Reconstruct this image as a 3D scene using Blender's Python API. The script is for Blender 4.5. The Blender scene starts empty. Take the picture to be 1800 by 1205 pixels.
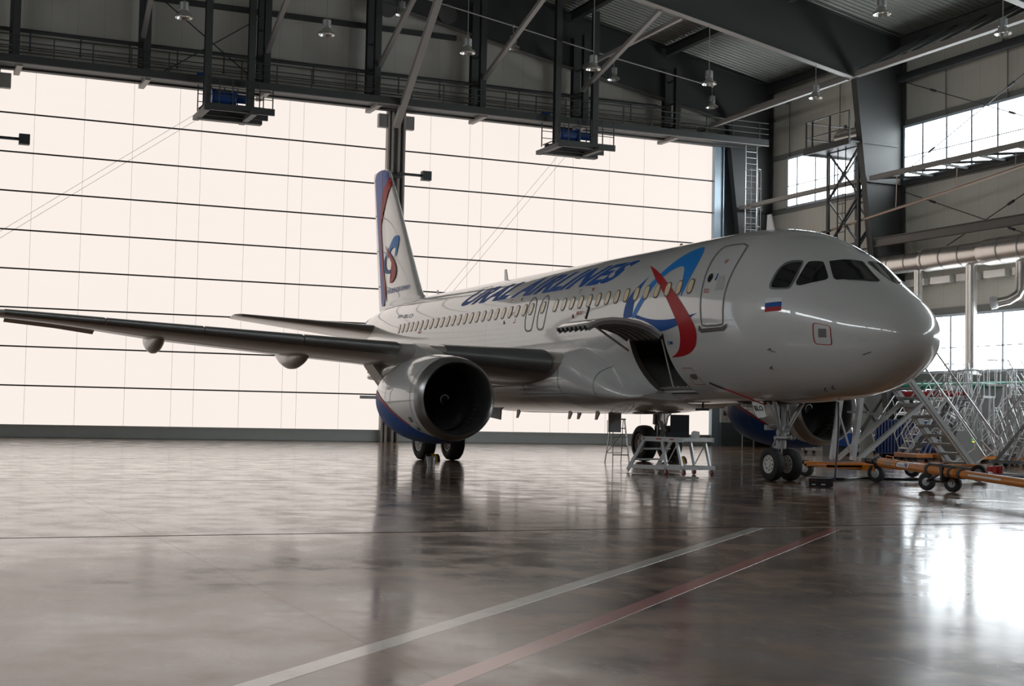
import bpy, bmesh, math, random
from mathutils import Vector, Matrix
random.seed(7)
C = bpy.context.scene.collection
R = math.radians
PI = math.pi
scene = bpy.context.scene

# ---------------------------------------------------------------- camera (x forward of the aircraft, y to port, z up; nose tip above the origin)
cam = bpy.data.cameras.new('camera'); camo = bpy.data.objects.new('camera', cam); C.objects.link(camo)
_F = Vector((-.91578, .39849, .05060)); _R = Vector((.39986, .91635, .02038)); _U = Vector((.03825, -.03890, .99851))
camo.matrix_world = Matrix(((_R.x, _U.x, -_F.x, 23.0555), (_R.y, _U.y, -_F.y, -19.1601), (_R.z, _U.z, -_F.z, 1.4012), (0, 0, 0, 1)))
cam.sensor_width = 36; cam.lens = 2505.23/1800*36; cam.clip_start = .1; cam.clip_end = 400
scene.camera = camo

# ---------------------------------------------------------------- daylight and exposure
world = bpy.data.worlds.new('sky'); scene.world = world; world.use_nodes = True
bg = world.node_tree.nodes['Background']; bg.inputs[0].default_value = (.75, .86, 1, 1); bg.inputs[1].default_value = 1.2
scene.view_settings.view_transform = 'Standard'; scene.view_settings.look = 'None'
scene.view_settings.gamma = 1; scene.view_settings.exposure = 0.0; scene.view_settings.use_curve_mapping = False
DOOR_GLOW = 1.02       # translucent hangar door leaves, lit from outside by warm haze
WINDOW_GLOW = 10.0      # glazed strips in the right wall, sky behind
LEFT_GLOW = 11.0        # the same strips in the wall behind the camera
# ---------------------------------------------------------------- materials
def _nodes(name):
    m = bpy.data.materials.new(name); m.use_nodes = True
    nt = m.node_tree; b = nt.nodes['Principled BSDF']
    return m, nt, b
def mat(name, col, rough=.5, metal=0.0, var=.06, scale=3.0, coat=0.0, bump=0.0, bscale=40, spec=.5, emit=None, es=0.0, rvar=.08):
    m, nt, b = _nodes(name); N = nt.nodes.new; L = nt.links.new
    tc = N('ShaderNodeTexCoord'); nz = N('ShaderNodeTexNoise'); nz.inputs['Scale'].default_value = scale; nz.inputs['Detail'].default_value = 4
    L(tc.outputs['Object'], nz.inputs['Vector'])
    mx = N('ShaderNodeMix'); mx.data_type = 'RGBA'
    mx.inputs[6].default_value = tuple(max(0, c*(1-var)) for c in col)+(1,); mx.inputs[7].default_value = tuple(min(1, c*(1+var)) for c in col)+(1,)
    L(nz.outputs['Fac'], mx.inputs[0]); L(mx.outputs[2], b.inputs['Base Color'])
    mr = N('ShaderNodeMapRange'); mr.inputs[3].default_value = max(.02, rough-rvar*rough*2); mr.inputs[4].default_value = min(1, rough+rvar*rough*2)
    L(nz.outputs['Fac'], mr.inputs[0]); L(mr.outputs[0], b.inputs['Roughness'])
    b.inputs['Metallic'].default_value = metal; b.inputs['Coat Weight'].default_value = coat; b.inputs['Coat Roughness'].default_value = .05
    b.inputs['Specular IOR Level'].default_value = spec
    if bump:
        n2 = N('ShaderNodeTexNoise'); n2.inputs['Scale'].default_value = bscale; L(tc.outputs['Object'], n2.inputs['Vector'])
        bp = N('ShaderNodeBump'); bp.inputs['Strength'].default_value = bump; bp.inputs['Distance'].default_value = .01
        L(n2.outputs['Fac'], bp.inputs['Height']); L(bp.outputs[0], b.inputs['Normal'])
    if emit:
        b.inputs['Emission Color'].default_value = emit+(1,); b.inputs['Emission Strength'].default_value = es
    return m
class G:
    """tiny node-graph helper for the bespoke materials"""
    def __init__(s, name): s.m, s.nt, s.b = _nodes(name)
    def N(s, t, **k):
        n = s.nt.nodes.new('ShaderNode'+t)
        for a, v in k.items(): setattr(n, a, v)
        return n
    def L(s, a, b): s.nt.links.new(a, b)
    def math(s, op, a, b=None, clamp=False):
        n = s.N('Math', operation=op); n.use_clamp = clamp
        for i, v in enumerate((a, b)):
            if v is None: continue
            if isinstance(v, (int, float)): n.inputs[i].default_value = v
            else: s.L(v, n.inputs[i])
        return n.outputs[0]
    def noise(s, vec, scale, detail=4, rough=.5, stretch=None):
        if stretch:
            mp = s.N('Mapping'); mp.inputs['Scale'].default_value = stretch; s.L(vec, mp.inputs['Vector']); vec = mp.outputs[0]
        n = s.N('TexNoise'); n.inputs['Scale'].default_value = scale; n.inputs['Detail'].default_value = detail; n.inputs['Roughness'].default_value = rough
        s.L(vec, n.inputs['Vector']); return n.outputs['Fac']
    def ramp(s, fac, a, b, lo=0.0, hi=1.0):
        n = s.N('MapRange'); n.inputs[1].default_value = lo; n.inputs[2].default_value = hi; n.inputs[3].default_value = a; n.inputs[4].default_value = b
        s.L(fac, n.inputs[0]); return n.outputs[0]
    def mix(s, fac, a, b):
        n = s.N('Mix', data_type='RGBA')
        for i, v in ((0, fac), (6, a), (7, b)):
            if isinstance(v, (int, float)): n.inputs[i].default_value = v
            elif isinstance(v, tuple): n.inputs[i].default_value = v+(1,)
            else: s.L(v, n.inputs[i])
        return n.outputs[2]
    def line(s, coord, period, half, off=0.0):
        """1 on thin lines every `period` along a coordinate"""
        a = s.math('ADD', coord, off+1000*period); a = s.math('MODULO', a, period); a = s.math('SUBTRACT', a, period/2); a = s.math('ABSOLUTE', a)
        return s.math('LESS_THAN', a, half)

# ---------------------------------------------------------------- mesh building
class MB:
    def __init__(s): s.v = []; s.f = []
    def add(s, vs, fs):
        o = len(s.v); s.v += [tuple(v) for v in vs]; s.f += [tuple(i+o for i in f) for f in fs]; return s
    def beam(s, p0, p1, w, h=None, up=(0, 0, 1), rot=0):
        h = w if h is None else h
        p0 = Vector(p0); p1 = Vector(p1); d = (p1-p0).normalized(); u = Vector(up)
        if abs(d.dot(u)) > .98: u = Vector((1, 0, 0))
        x = d.cross(u).normalized(); y = x.cross(d).normalized()
        if rot: x, y = x*math.cos(rot)+y*math.sin(rot), y*math.cos(rot)-x*math.sin(rot)
        q = [(-1, -1), (1, -1), (1, 1), (-1, 1)]
        vs = [p+x*(a*w/2)+y*(b*h/2) for p in (p0, p1) for a, b in q]
        return s.add(vs, [(3, 2, 1, 0), (4, 5, 6, 7), (0, 1, 5, 4), (1, 2, 6, 5), (2, 3, 7, 6), (3, 0, 4, 7)])
    def box(s, x0, x1, y0, y1, z0, z1):
        vs = [(x, y, z) for z in (z0, z1) for x, y in ((x0, y0), (x1, y0), (x1, y1), (x0, y1))]
        return s.add(vs, [(3, 2, 1, 0), (4, 5, 6, 7), (0, 1, 5, 4), (1, 2, 6, 5), (2, 3, 7, 6), (3, 0, 4, 7)])
    def rings(s, rings, closed=True, cap0=True, cap1=True):
        n = len(rings[0]); o = len(s.v)
        for r in rings: s.v += [tuple(p) for p in r]
        for i in range(len(rings)-1):
            for j in range(n if closed else n-1):
                k = (j+1) % n
                s.f.append((o+i*n+j, o+i*n+k, o+(i+1)*n+k, o+(i+1)*n+j))
        if closed and cap0: s.f.append(tuple(o+j for j in reversed(range(n))))
        if closed and cap1: s.f.append(tuple(o+(len(rings)-1)*n+j for j in range(n)))
        return s
    def tube(s, pts, r, n=8, caps=True):
        pts = [Vector(p) for p in pts]; rs = r if isinstance(r, (list, tuple)) else [r]*len(pts)
        rg = []; px = None
        for i, p in enumerate(pts):
            d = (pts[min(i+1, len(pts)-1)]-pts[max(i-1, 0)]).normalized()
            if px is None:
                a = Vector((0, 0, 1)) if abs(d.z) < .9 else Vector((1, 0, 0)); px = d.cross(a).normalized()
            px = (px-d*px.dot(d)).normalized(); py = d.cross(px)
            rg.append([p+px*(rs[i]*math.cos(2*PI*k/n))+py*(rs[i]*math.sin(2*PI*k/n)) for k in range(n)])
        return s.rings(rg, True, caps, caps)
    def lathe(s, prof, o, axis, n=32, caps=False):
        """prof: (distance along axis, radius)"""
        o = Vector(o); ax = Vector(axis).normalized(); a = Vector((0, 0, 1)) if abs(ax.z) < .9 else Vector((1, 0, 0))
        x = ax.cross(a).normalized(); y = ax.cross(x)
        rg = [[o+ax*t+x*(r*math.cos(2*PI*k/n))+y*(r*math.sin(2*PI*k/n)) for k in range(n)] for t, r in prof]
        return s.rings(rg, True, caps, caps)
    def sphere(s, c, r, n=12, m=8, sc=(1, 1, 1)):
        rg = [[(c[0]+sc[0]*r*math.sin(PI*i/m)*math.cos(2*PI*k/n), c[1]+sc[1]*r*math.sin(PI*i/m)*math.sin(2*PI*k/n), c[2]+sc[2]*r*math.cos(PI*i/m)) for k in range(n)] for i in range(1, m)]
        o = len(s.v); s.rings(rg, True, False, False); t = len(s.v); s.v += [(c[0], c[1], c[2]+r*sc[2]), (c[0], c[1], c[2]-r*sc[2])]
        for k in range(n):
            s.f.append((t, o+k, o+(k+1) % n)); s.f.append((t+1, o+(m-2)*n+(k+1) % n, o+(m-2)*n+k))
        return s
    def prism(s, poly, frame, d0, d1):
        """poly: (a,b) points; frame(a,b,d)->xyz"""
        n = len(poly); vs = [frame(a, b, d0) for a, b in poly]+[frame(a, b, d1) for a, b in poly]
        return s.add(vs, [tuple(reversed(range(n))), tuple(range(n, 2*n))]+[(i, (i+1) % n, n+(i+1) % n, n+i) for i in range(n)])
    def ibeam(s, p0, p1, w, h, t=.03, up=(0, 0, 1)):
        p0 = Vector(p0); p1 = Vector(p1); d = (p1-p0).normalized(); u = Vector(up)
        if abs(d.dot(u)) > .98: u = Vector((0, 1, 0))
        x = d.cross(u).normalized(); y = x.cross(d).normalized()
        s.beam(p0+y*(h-t)/2, p1+y*(h-t)/2, w, t, up); s.beam(p0-y*(h-t)/2, p1-y*(h-t)/2, w, t, up)
        return s.beam(p0, p1, t, h-2*t, up)
ORG = {}
def finish(me, smooth):
    bm = bmesh.new(); bm.from_mesh(me); bmesh.ops.recalc_face_normals(bm, faces=bm.faces); bm.to_mesh(me); bm.free()
    if smooth:
        me.polygons.foreach_set('use_smooth', [True]*len(me.polygons)); me.set_sharp_from_angle(angle=R(smooth))
def obj(name, mb, m, parent=None, smooth=35, label=None, off=None):
    off = Vector(off) if off is not None else Vector(ORG.get(parent, (0, 0, 0)))
    me = bpy.data.meshes.new(name); me.from_pydata([tuple(Vector(v)-off) for v in mb.v], [], mb.f); me.validate()
    finish(me, smooth); me.materials.append(m)
    o = bpy.data.objects.new(name, me); C.objects.link(o)
    if parent is not None: o.parent = parent
    ORG[o] = tuple(off)
    if label: o['label'] = label
    return o
def tag(o, label, cat, group=None, kind=None):
    o['label'] = label; o['category'] = cat
    if group: o['group'] = group
    if kind: o['kind'] = kind
    return o
def thing(name, label, cat, base=(0, 0, 0), group=None, local=False, rotz=0):
    o = bpy.data.objects.new(name, None); C.objects.link(o); o.location = base; o.rotation_euler = (0, 0, rotz); o.empty_display_size = .3
    ORG[o] = (0, 0, 0) if local else tuple(base)
    return tag(o, label, cat, group)
def solo(name, mb, m, label, cat, group=None, smooth=35):
    xs = [v[0] for v in mb.v]; ys = [v[1] for v in mb.v]; zs = [v[2] for v in mb.v]
    b = ((min(xs)+max(xs))/2, (min(ys)+max(ys))/2, min(zs))
    o = obj(name, mb, m, None, smooth, off=b); o.location = b
    return tag(o, label, cat, group)
def struct(name, mb, m, label=None, smooth=0):
    o = obj(name, mb, m, None, smooth); o['kind'] = 'structure'
    if label: o['label'] = label
    return o
def dup(root, loc, rotz=None, label=None, group=None, scale=None):
    r = root.copy(); C.objects.link(r); r.location = loc
    if rotz is not None: r.rotation_euler = (0, 0, rotz)
    if scale: r.scale = scale
    if label: r['label'] = label
    if group: r['group'] = group
    for ch in list(root.children):
        c = ch.copy(); C.objects.link(c); c.parent = r
        for g in list(ch.children):
            d = g.copy(); C.objects.link(d); d.parent = c
    return r
# flat artwork laid onto a curved surface: cut into small cells, each vertex put on the surface
def decal(name, polys, surf, off, m, parent, grid=(.2, .1), mapuv=None, tris=None):
    bm = bmesh.new()
    if tris is None:
        for poly in polys:
            bm.faces.new([bm.verts.new((a, b, 0)) for a, b in poly])
    else:
        vs = [bm.verts.new((a, b, 0)) for a, b in tris[0]]
        for f in tris[1]: bm.faces.new([vs[i] for i in f])
    bmesh.ops.triangulate(bm, faces=bm.faces)
    for ax in (0, 1):
        lo = min(v.co[ax] for v in bm.verts); hi = max(v.co[ax] for v in bm.verts); k = math.floor(lo/grid[ax])+1
        while k*grid[ax] < hi-1e-6:
            co = [0, 0, 0]; no = [0, 0, 0]; co[ax] = k*grid[ax]; no[ax] = 1
            bmesh.ops.bisect_plane(bm, geom=bm.verts[:]+bm.edges[:]+bm.faces[:], dist=1e-5, plane_co=co, plane_no=no); k += 1
    bmesh.ops.triangulate(bm, faces=bm.faces)
    po = Vector(ORG.get(parent, (0, 0, 0)))
    for v in bm.verts:
        a, b = v.co.x, v.co.y
        if mapuv: a, b = mapuv(a, b)
        p, n = surf(a, b); v.co = p+n*off-po; v.normal = n
    n0 = None
    bmesh.ops.recalc_face_normals(bm, faces=bm.faces)
    me = bpy.data.meshes.new(name); bm.to_mesh(me); bm.free(); me.materials.append(m)
    me.polygons.foreach_set('use_smooth', [True]*len(me.polygons))
    o = bpy.data.objects.new(name, me); C.objects.link(o); o.parent = parent; ORG[o] = tuple(po)
    return o
def lettering(text, size=1.0, bold=.02, shear=0.0, space=1.0):
    """triangulated outline of a line of text: (points, faces, width)"""
    cu = bpy.data.curves.new('t', 'FONT'); cu.body = text; cu.size = size; cu.offset = bold; cu.shear = shear; cu.space_character = space; cu.fill_mode = 'FRONT'
    cu.resolution_u = 3
    to = bpy.data.objects.new('t', cu); C.objects.link(to); bpy.context.view_layer.update()
    dg = bpy.context.evaluated_depsgraph_get(); me = bpy.data.meshes.new_from_object(to.evaluated_get(dg))
    pts = [(v.co.x, v.co.y) for v in me.vertices]; fs = [tuple(p.vertices) for p in me.polygons]
    bpy.data.objects.remove(to); bpy.data.meshes.remove(me)
    xs = [p[0] for p in pts]; ys = [p[1] for p in pts]; x0 = min(xs); y0 = min(ys); w = max(xs)-x0; h = max(ys)-y0
    return [((x-x0)/w, (y-y0)/h) for x, y in pts], fs, w/h
def planar(origin, ax, ay, n):
    origin, ax, ay, n = Vector(origin), Vector(ax), Vector(ay), Vector(n)
    return lambda a, b: (origin+ax*a+ay*b, n)

STEEL = mat('grey_steel', (.046, .049, .047), .55, 0, .1, 1.5)
STEEL_L = mat('light_steel', (.26, .245, .23), .5, 0, .08, 1.5)
GALV = mat('galvanised', (.45, .46, .46), .38, .8, .15, 6)
DARKM = mat('dark_metal', (.05, .055, .06), .5, .2)
ALU = mat('aluminium', (.70, .72, .73), .34, .55, .08, 5)
ALU_D = mat('dull_aluminium', (.33, .34, .34), .45, .6, .1, 5)
RUBBER = mat('rubber', (.018, .018, .02), .7, 0, .2, 8)
WHEELW = mat('wheel_white', (.62, .6, .56), .4, 0)
ORANGE = mat('orange_paint', (.62, .19, .012), .4, 0, .15, 6, coat=.3)
BLACKP = mat('black_plastic', (.015, .016, .02), .45)
WHITEP = mat('white_panel', (.7, .71, .7), .4)
REDP = mat('red_paint', (.35, .02, .02), .4)
BLUEP = mat('blue_paint', (.015, .07, .28), .45)
YELLOWP = mat('yellow_paint', (.65, .33, .02), .45)
# ---------------------------------------------------------------- aircraft body shape (station s = metres aft of nose tip)
def _pchip(xs, ys):
    n = len(xs); h = [xs[i+1]-xs[i] for i in range(n-1)]
    d = [(ys[i+1]-ys[i])/h[i] for i in range(n-1)]
    m = [d[0]] + [0.0]*(n-2) + [d[-1]]
    for i in range(1, n-1):
        if d[i-1]*d[i] > 0:
            w1 = 2*h[i]+h[i-1]; w2 = h[i]+2*h[i-1]
            m[i] = (w1+w2)/(w1/d[i-1]+w2/d[i])
    def f(x):
        if x <= xs[0]: return ys[0]
        if x >= xs[-1]: return ys[-1]
        lo = 0
        for i in range(n-1):
            if xs[i] <= x <= xs[i+1]: lo = i; break
        t = (x-xs[lo])/h[lo]; t2 = t*t; t3 = t2*t
        return ((2*t3-3*t2+1)*ys[lo] + (t3-2*t2+t)*h[lo]*m[lo]
                + (-2*t3+3*t2)*ys[lo+1] + (t3-t2)*h[lo]*m[lo+1])
    return f
def _prof(tab):
    k = _pchip([math.sqrt(a) for a, b in tab], [b for a, b in tab])
    return lambda s: k(math.sqrt(max(s, 0)))
F_TOP = _prof([(0,3.15),(.1,3.48),(.3,3.74),(.6,3.99),(1.0,4.24),(1.5,4.53),(1.9,4.80),(2.3,5.07),(2.7,5.28),(3.2,5.5),
               (4,5.75),(5,5.90),(6.2,5.96),(7.5,5.96),(30,5.95),(33,5.8),(35.5,5.52),(37.2,5.22),(37.57,5.12)])
F_BOT = _prof([(0,3.15),(.1,2.83),(.3,2.6),(.6,2.39),(1,2.2),(1.6,2.03),(2.3,1.92),(3.2,1.85),(4.2,1.81),(6,1.79),(23.5,1.79),
               (25.5,1.9),(28,2.32),(31,3.05),(34,3.85),(36.5,4.5),(37.3,4.72),(37.57,4.84)])
F_HALF = _prof([(0,0),(.1,.37),(.3,.63),(.6,.87),(1,1.09),(1.5,1.3),(2,1.47),(2.6,1.63),(3.2,1.75),(4,1.86),(5,1.93),
                (6.2,1.97),(7.5,1.975),(24,1.975),(26.5,1.9),(29,1.68),(31.5,1.34),(34,.93),(36,.55),(37.2,.28),(37.57,.14)])
F_MID = _prof([(0,3.15),(1,3.27),(2,3.45),(3,3.6),(4.5,3.76),(6.2,3.86),(7.5,3.87),(24,3.87),(28,4.1),(32,4.52),(36,4.9),(37.57,4.98)])
def fus_point(s, th):
    """th: angle from the crown, positive to starboard (world -y)."""
    a = F_HALF(s); m = F_MID(s); c = math.cos(th)
    z = m + ((F_TOP(s)-m) if c > 0 else (m-F_BOT(s)))*c
    return (-s, -a*math.sin(th), z)
def fus_surf(s, th):
    p = Vector(fus_point(s, th)); e = .004
    ds = Vector(fus_point(s+e, th)) - Vector(fus_point(max(s-e, 0), th))
    dt = Vector(fus_point(s, th+e)) - Vector(fus_point(s, th-e))
    n = ds.cross(dt); n.normalize()
    c = Vector((-s, 0, F_MID(s)))
    if n.dot(p-c) < 0: n = -n
    return p, n
# outlines of the paint scheme: (station, angle) on the fuselage, (station, height) on the fin
DEC = {
 'lightblue': [(6.711, 0.6008), (7.007, 0.6098), (7.31, 0.6963), (7.558, 0.8021), (7.756, 0.9007), (7.959, 1.0111), (8.177, 1.0954), (8.309, 1.1622), (8.433, 1.2788), (8.621, 1.3728), (8.773, 1.4665), (8.855, 1.5419), (8.678, 1.5529), (8.587, 1.4959), (8.42, 1.4118), (8.255, 1.3185), (8.128, 1.2473), (7.978, 1.1578), (7.775, 1.0763), (7.532, 0.9933), (7.294, 0.9504), (7.082, 0.9295), (6.909, 0.9466), (6.805, 0.9907), (6.679, 1.0882), (6.584, 1.2116), (6.512, 1.3427), (6.468, 1.3597), (6.339, 1.1872), (6.271, 0.9974), (6.351, 0.8111)],
 'darkblue': [(8.501, 1.0105), (8.697, 1.0915), (8.929, 1.1646), (9.178, 1.27), (9.283, 1.3856), (9.314, 1.5004), (9.303, 1.5416), (8.821, 1.5331), (8.845, 1.4969), (8.861, 1.4313), (8.794, 1.334), (8.715, 1.2171), (8.606, 1.1047)],
 'darkblue2': [(8.654, 1.5021), (8.263, 1.5526), (7.722, 1.5934), (7.07, 1.6095), (6.504, 1.6004), (6.079, 1.5815), (5.664, 1.5554), (5.902, 1.5913), (6.327, 1.6526), (6.776, 1.7051), (7.336, 1.7434), (7.488, 1.7213), (7.733, 1.6685), (8.058, 1.6133), (8.398, 1.5729), (8.678, 1.5529)],
 'red': [(8.882, 0.8169), (8.12, 0.9636), (7.429, 1.1275), (6.846, 1.2845), (6.357, 1.4399), (6.02, 1.5748), (5.804, 1.6901), (5.743, 1.7815), (5.837, 1.8893), (6.013, 1.9675), (6.333, 2.0293), (6.743, 2.0578), (7.203, 2.0618), (6.866, 2.0138), (6.651, 1.9429), (6.525, 1.8492), (6.494, 1.7411), (6.6, 1.632), (6.828, 1.5046), (7.163, 1.3546), (7.554, 1.2262), (8.029, 1.0835), (8.421, 0.9584)],
 'flag_blue': [(3.208, 1.3941), (2.735, 1.3346), (2.722, 1.3949), (3.19, 1.4465)],
 'flag_red': [(3.19, 1.4465), (2.722, 1.3949), (2.721, 1.4503), (3.186, 1.4978)],
 'flag_white': [(3.217, 1.339), (2.739, 1.2813), (2.735, 1.3346), (3.208, 1.3941)],
 'w1': [(3.159, 1.1651), (3.14, 1.0558), (3.124, 0.9276), (3.013, 0.8244), (2.737, 0.7306), (2.696, 0.7587), (2.637, 0.9452), (2.642, 1.1189), (2.731, 1.1508), (3.093, 1.1949)],
 'w1f': [(3.23, 1.1801), (3.205, 1.054), (3.182, 0.9156), (3.077, 0.7953), (2.779, 0.7024), (2.686, 0.7156), (2.57, 0.9529), (2.594, 1.1308), (2.681, 1.1662), (3.131, 1.2257)],
 'w2': [(2.533, 1.0814), (2.544, 0.8907), (2.597, 0.7016), (2.583, 0.6705), (2.356, 0.5691), (2.287, 0.5751), (1.965, 0.722), (1.929, 0.7664), (1.962, 0.8284), (2.33, 1.0452)],
 'door1': [(5.717, 0.706), (5.617, 0.6535), (4.739, 0.6232), (4.584, 0.8325), (4.572, 1.0395), (4.597, 1.2048), (4.622, 1.3581), (4.61, 1.5046), (4.596, 1.6533), (4.669, 1.6999), (5.478, 1.721), (5.525, 1.6606), (5.57, 1.5114), (5.612, 1.3617), (5.654, 1.1726), (5.716, 0.9804), (5.744, 0.8202)],
 'sill': [(5.605, 1.6878), (5.512, 1.7362), (4.672, 1.7076), (4.483, 1.6674), (4.497, 1.7136), (4.614, 1.7531), (5.537, 1.785), (5.659, 1.7513)],
 'redsq': [(1.853, 1.5765), (1.442, 1.4993), (1.453, 1.8327), (1.855, 1.8622)],
 'redsqin': [(1.729, 1.6106), (1.546, 1.5938), (1.553, 1.7279), (1.736, 1.7429)],
 'placard': [(5.087, 1.1221), (4.848, 1.122), (4.718, 1.2839), (5.056, 1.3014)],
 'exitA': [(14.691, 1.5089), (14.721, 1.2775), (14.699, 1.0658), (14.431, 1.0363), (14.196, 1.1234), (14.088, 1.3428), (14.161, 1.5325), (14.286, 1.5764), (14.565, 1.5702)],
 'exitB': [(15.551, 1.5117), (15.619, 1.2503), (15.597, 1.0718), (15.352, 1.0268), (15.041, 1.1185), (14.893, 1.3198), (14.966, 1.5364), (15.131, 1.5781), (15.421, 1.5718)],
 'oval': [(6.946, 2.2028), (6.535, 2.2073), (6.456, 2.4769), (6.943, 2.4735)],
 'ovalin': [(6.822, 2.2966), (6.506, 2.2996), (6.589, 2.3886), (6.867, 2.3821)],
 'fin_red': [(34.13, 11.39), (33.7, 10.97), (34.26, 10.78), (34.72, 10.42), (34.99, 9.9), (34.99, 9.35), (34.84, 8.64), (34.49, 7.51), (34.08, 6.66), (33.91, 6.04), (34.08, 6.05), (34.43, 6.68), (34.74, 7.39), (35.04, 8.39), (35.18, 9.37), (35.17, 10.07), (34.99, 10.53), (34.64, 11.04)],
 'fin_blue': [(36.32, 11.84), (34.66, 11.83), (34.13, 11.39), (34.64, 11.04), (35.08, 10.26), (35.18, 9.37), (35.04, 8.39), (34.74, 7.39), (34.43, 6.68), (34.07, 5.98), (34.84, 5.82), (35.02, 6.73), (35.44, 8.43), (35.88, 10.01), (36.14, 11.03)],
 'fin_light': [(32.5, 8.74), (32.95, 8.73), (33.34, 8.49), (33.74, 8.19), (33.97, 7.87), (33.72, 7.92), (33.32, 8.22), (32.91, 8.28), (32.66, 8.19), (32.78, 7.9), (32.64, 7.82), (32.43, 8.26), (32.41, 8.59)],
 'fin_dark': [(33.89, 8.19), (34.25, 7.97), (34.46, 7.58), (34.26, 7.29), (33.66, 7.2), (32.88, 7.24), (32.95, 7.38), (33.67, 7.34), (34.06, 7.47), (34.13, 7.75)],
 'fin_logo_red': [(34.23, 8.48), (33.52, 8.1), (32.77, 7.69), (32.44, 7.33), (32.51, 7.01), (32.91, 6.8), (33.38, 6.79), (32.92, 7.04), (32.84, 7.3), (33.18, 7.66), (33.73, 8.05)],
 'fin_text': [(33.92, 6.42), (30.84, 6.43), (30.83, 6.35), (33.91, 6.34)],
}
# ================================================================ THE HANGAR
XG, YR, YL, XE, RIDGE = -42.5, 24.4, -37.2, 45.0, -6.4
def roof_z(y): return 25.86-abs(y-RIDGE)*.2
# floor: sealed concrete, saw-cut joints every 12 m, patchy gloss
g = G('sealed_concrete'); tc = g.N('TexCoord'); P = tc.outputs['Object']; sp = g.N('SeparateXYZ'); g.L(P, sp.inputs[0])
n1 = g.noise(P, .35, 6, .6); n2 = g.noise(P, 1.3, 7, .6); n3 = g.noise(P, 14, 4, .6); n4 = g.noise(P, 1.1, 5, .7, (1, 2.5, 1))
c = g.mix(g.ramp(n2, 0, 1, .4, .62), (.050, .026, .014), (.33, .20, .125)); c = g.mix(g.ramp(n1, 0, .7, .35, .7), c, (.17, .105, .07))
pale = g.ramp(n4, 0, 1, .60, .72); c = g.mix(g.math('MULTIPLY', pale, .55), c, (.42, .34, .27))
n5 = g.noise(P, 5, 3, .6); spots = g.math('GREATER_THAN', n5, .76); c = g.mix(g.math('MULTIPLY', spots, .6), c, (.05, .045, .04))
jw = g.noise(P, 6, 3)
j1 = g.line(g.math('ADD', sp.outputs[0], g.math('MULTIPLY', jw, .03)), 12.1, .045, -7.1+6.05); j2 = g.line(sp.outputs[1], 6.1, .012, 1.2)
jt = g.math('MAXIMUM', j1, g.math('MULTIPLY', j2, .12)); c = g.mix(g.math('MULTIPLY', jt, .85), c, (.02, .018, .016))
g.L(c, g.b.inputs['Base Color'])
ro = g.math('ADD', g.ramp(n2, .25, .4, .35, .7), g.ramp(n3, 0, .05)); ro = g.math('ADD', ro, g.math('MULTIPLY', jt, .4)); g.L(ro, g.b.inputs['Roughness'])
g.b.inputs['Specular IOR Level'].default_value = .04; g.L(g.math('SUBTRACT', 1.0, g.math('MULTIPLY', jt, .9)), g.b.inputs['Coat Weight']); g.b.inputs['Coat IOR'].default_value = 1.19; g.L(g.math('ADD', g.ramp(n2, .06, .17, .38, .65), g.ramp(n3, 0, .04)), g.b.inputs['Coat Roughness'])
bp = g.N('Bump'); bp.inputs['Strength'].default_value = .12; bp.inputs['Distance'].default_value = .01
hh = g.math('ADD', g.math('MULTIPLY', n2, .35), g.noise(P, .9, 3)); hh = g.math('SUBTRACT', hh, g.math('MULTIPLY', j1, .4)); g.L(hh, bp.inputs['Height']); g.L(bp.outputs[0], g.b.inputs['Normal'])
b2 = g.N('Bump'); b2.inputs['Strength'].default_value = .05; b2.inputs['Distance'].default_value = .004; g.L(g.noise(P, .5, 8, .62), b2.inputs['Height']); g.L(b2.outputs[0], g.b.inputs['Coat Normal'])
FLOOR = g.m
struct('floor', MB().box(XG-2, XE, YL, YR+.5, -.3, 0), FLOOR, 'polished grey-brown concrete hangar floor')
# wall cladding: beige sandwich panels with vertical joints
def cladding(name, axis, base):
    g = G(name); tc = g.N('TexCoord'); sp = g.N('SeparateXYZ'); g.L(tc.outputs['Object'], sp.inputs[0])
    seam = g.line(sp.outputs[axis], 1.15, .012); nz = g.noise(tc.outputs['Object'], .4, 4)
    c = g.mix(nz, tuple(k*.9 for k in base), tuple(k*1.08 for k in base)); c = g.mix(g.math('MULTIPLY', seam, .5), c, tuple(k*.55 for k in base))
    rib = g.line(sp.outputs[axis], .1, .02); c = g.mix(g.math('MULTIPLY', rib, .06), c, (0, 0, 0)); g.L(c, g.b.inputs['Base Color'])
    g.b.inputs['Roughness'].default_value = .6; return g.m
CLAD_X = cladding('cladding_side', 0, (.56, .545, .48)); CLAD_Y = cladding('cladding_gable', 1, (.60, .57, .50))
CLAD_LOW = cladding('cladding_low', 0, (.30, .34, .33))
struct('wall_right', MB().box(XG-1, XE, YR, YR+.3, 0, 20.4), CLAD_X)
struct('wall_left', MB().box(XG-1, XE, YL-.3, YL, 0, 20.4), CLAD_X)
fr = lambda a, b, d: (d, a, b)
struct('wall_gable', MB().prism([(YL, 16.0), (YR, 16.0), (YR, roof_z(YR)+.2), (RIDGE, 26.06), (YL, roof_z(YL)+.2)], fr, XG-.5, XG-.2), CLAD_Y)
struct('wall_door_side', MB().box(XG-.5, XG-.2, 21.45, YR, 0, 16.2), mat('door_side_cladding', (.16, .19, .2), .5))
struct('wall_rear', MB().prism([(YL, 0), (YR, 0), (YR, roof_z(YR)+.2), (RIDGE, 26.06), (YL, roof_z(YL)+.2)], fr, XE, XE+.3), CLAD_Y)
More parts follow.
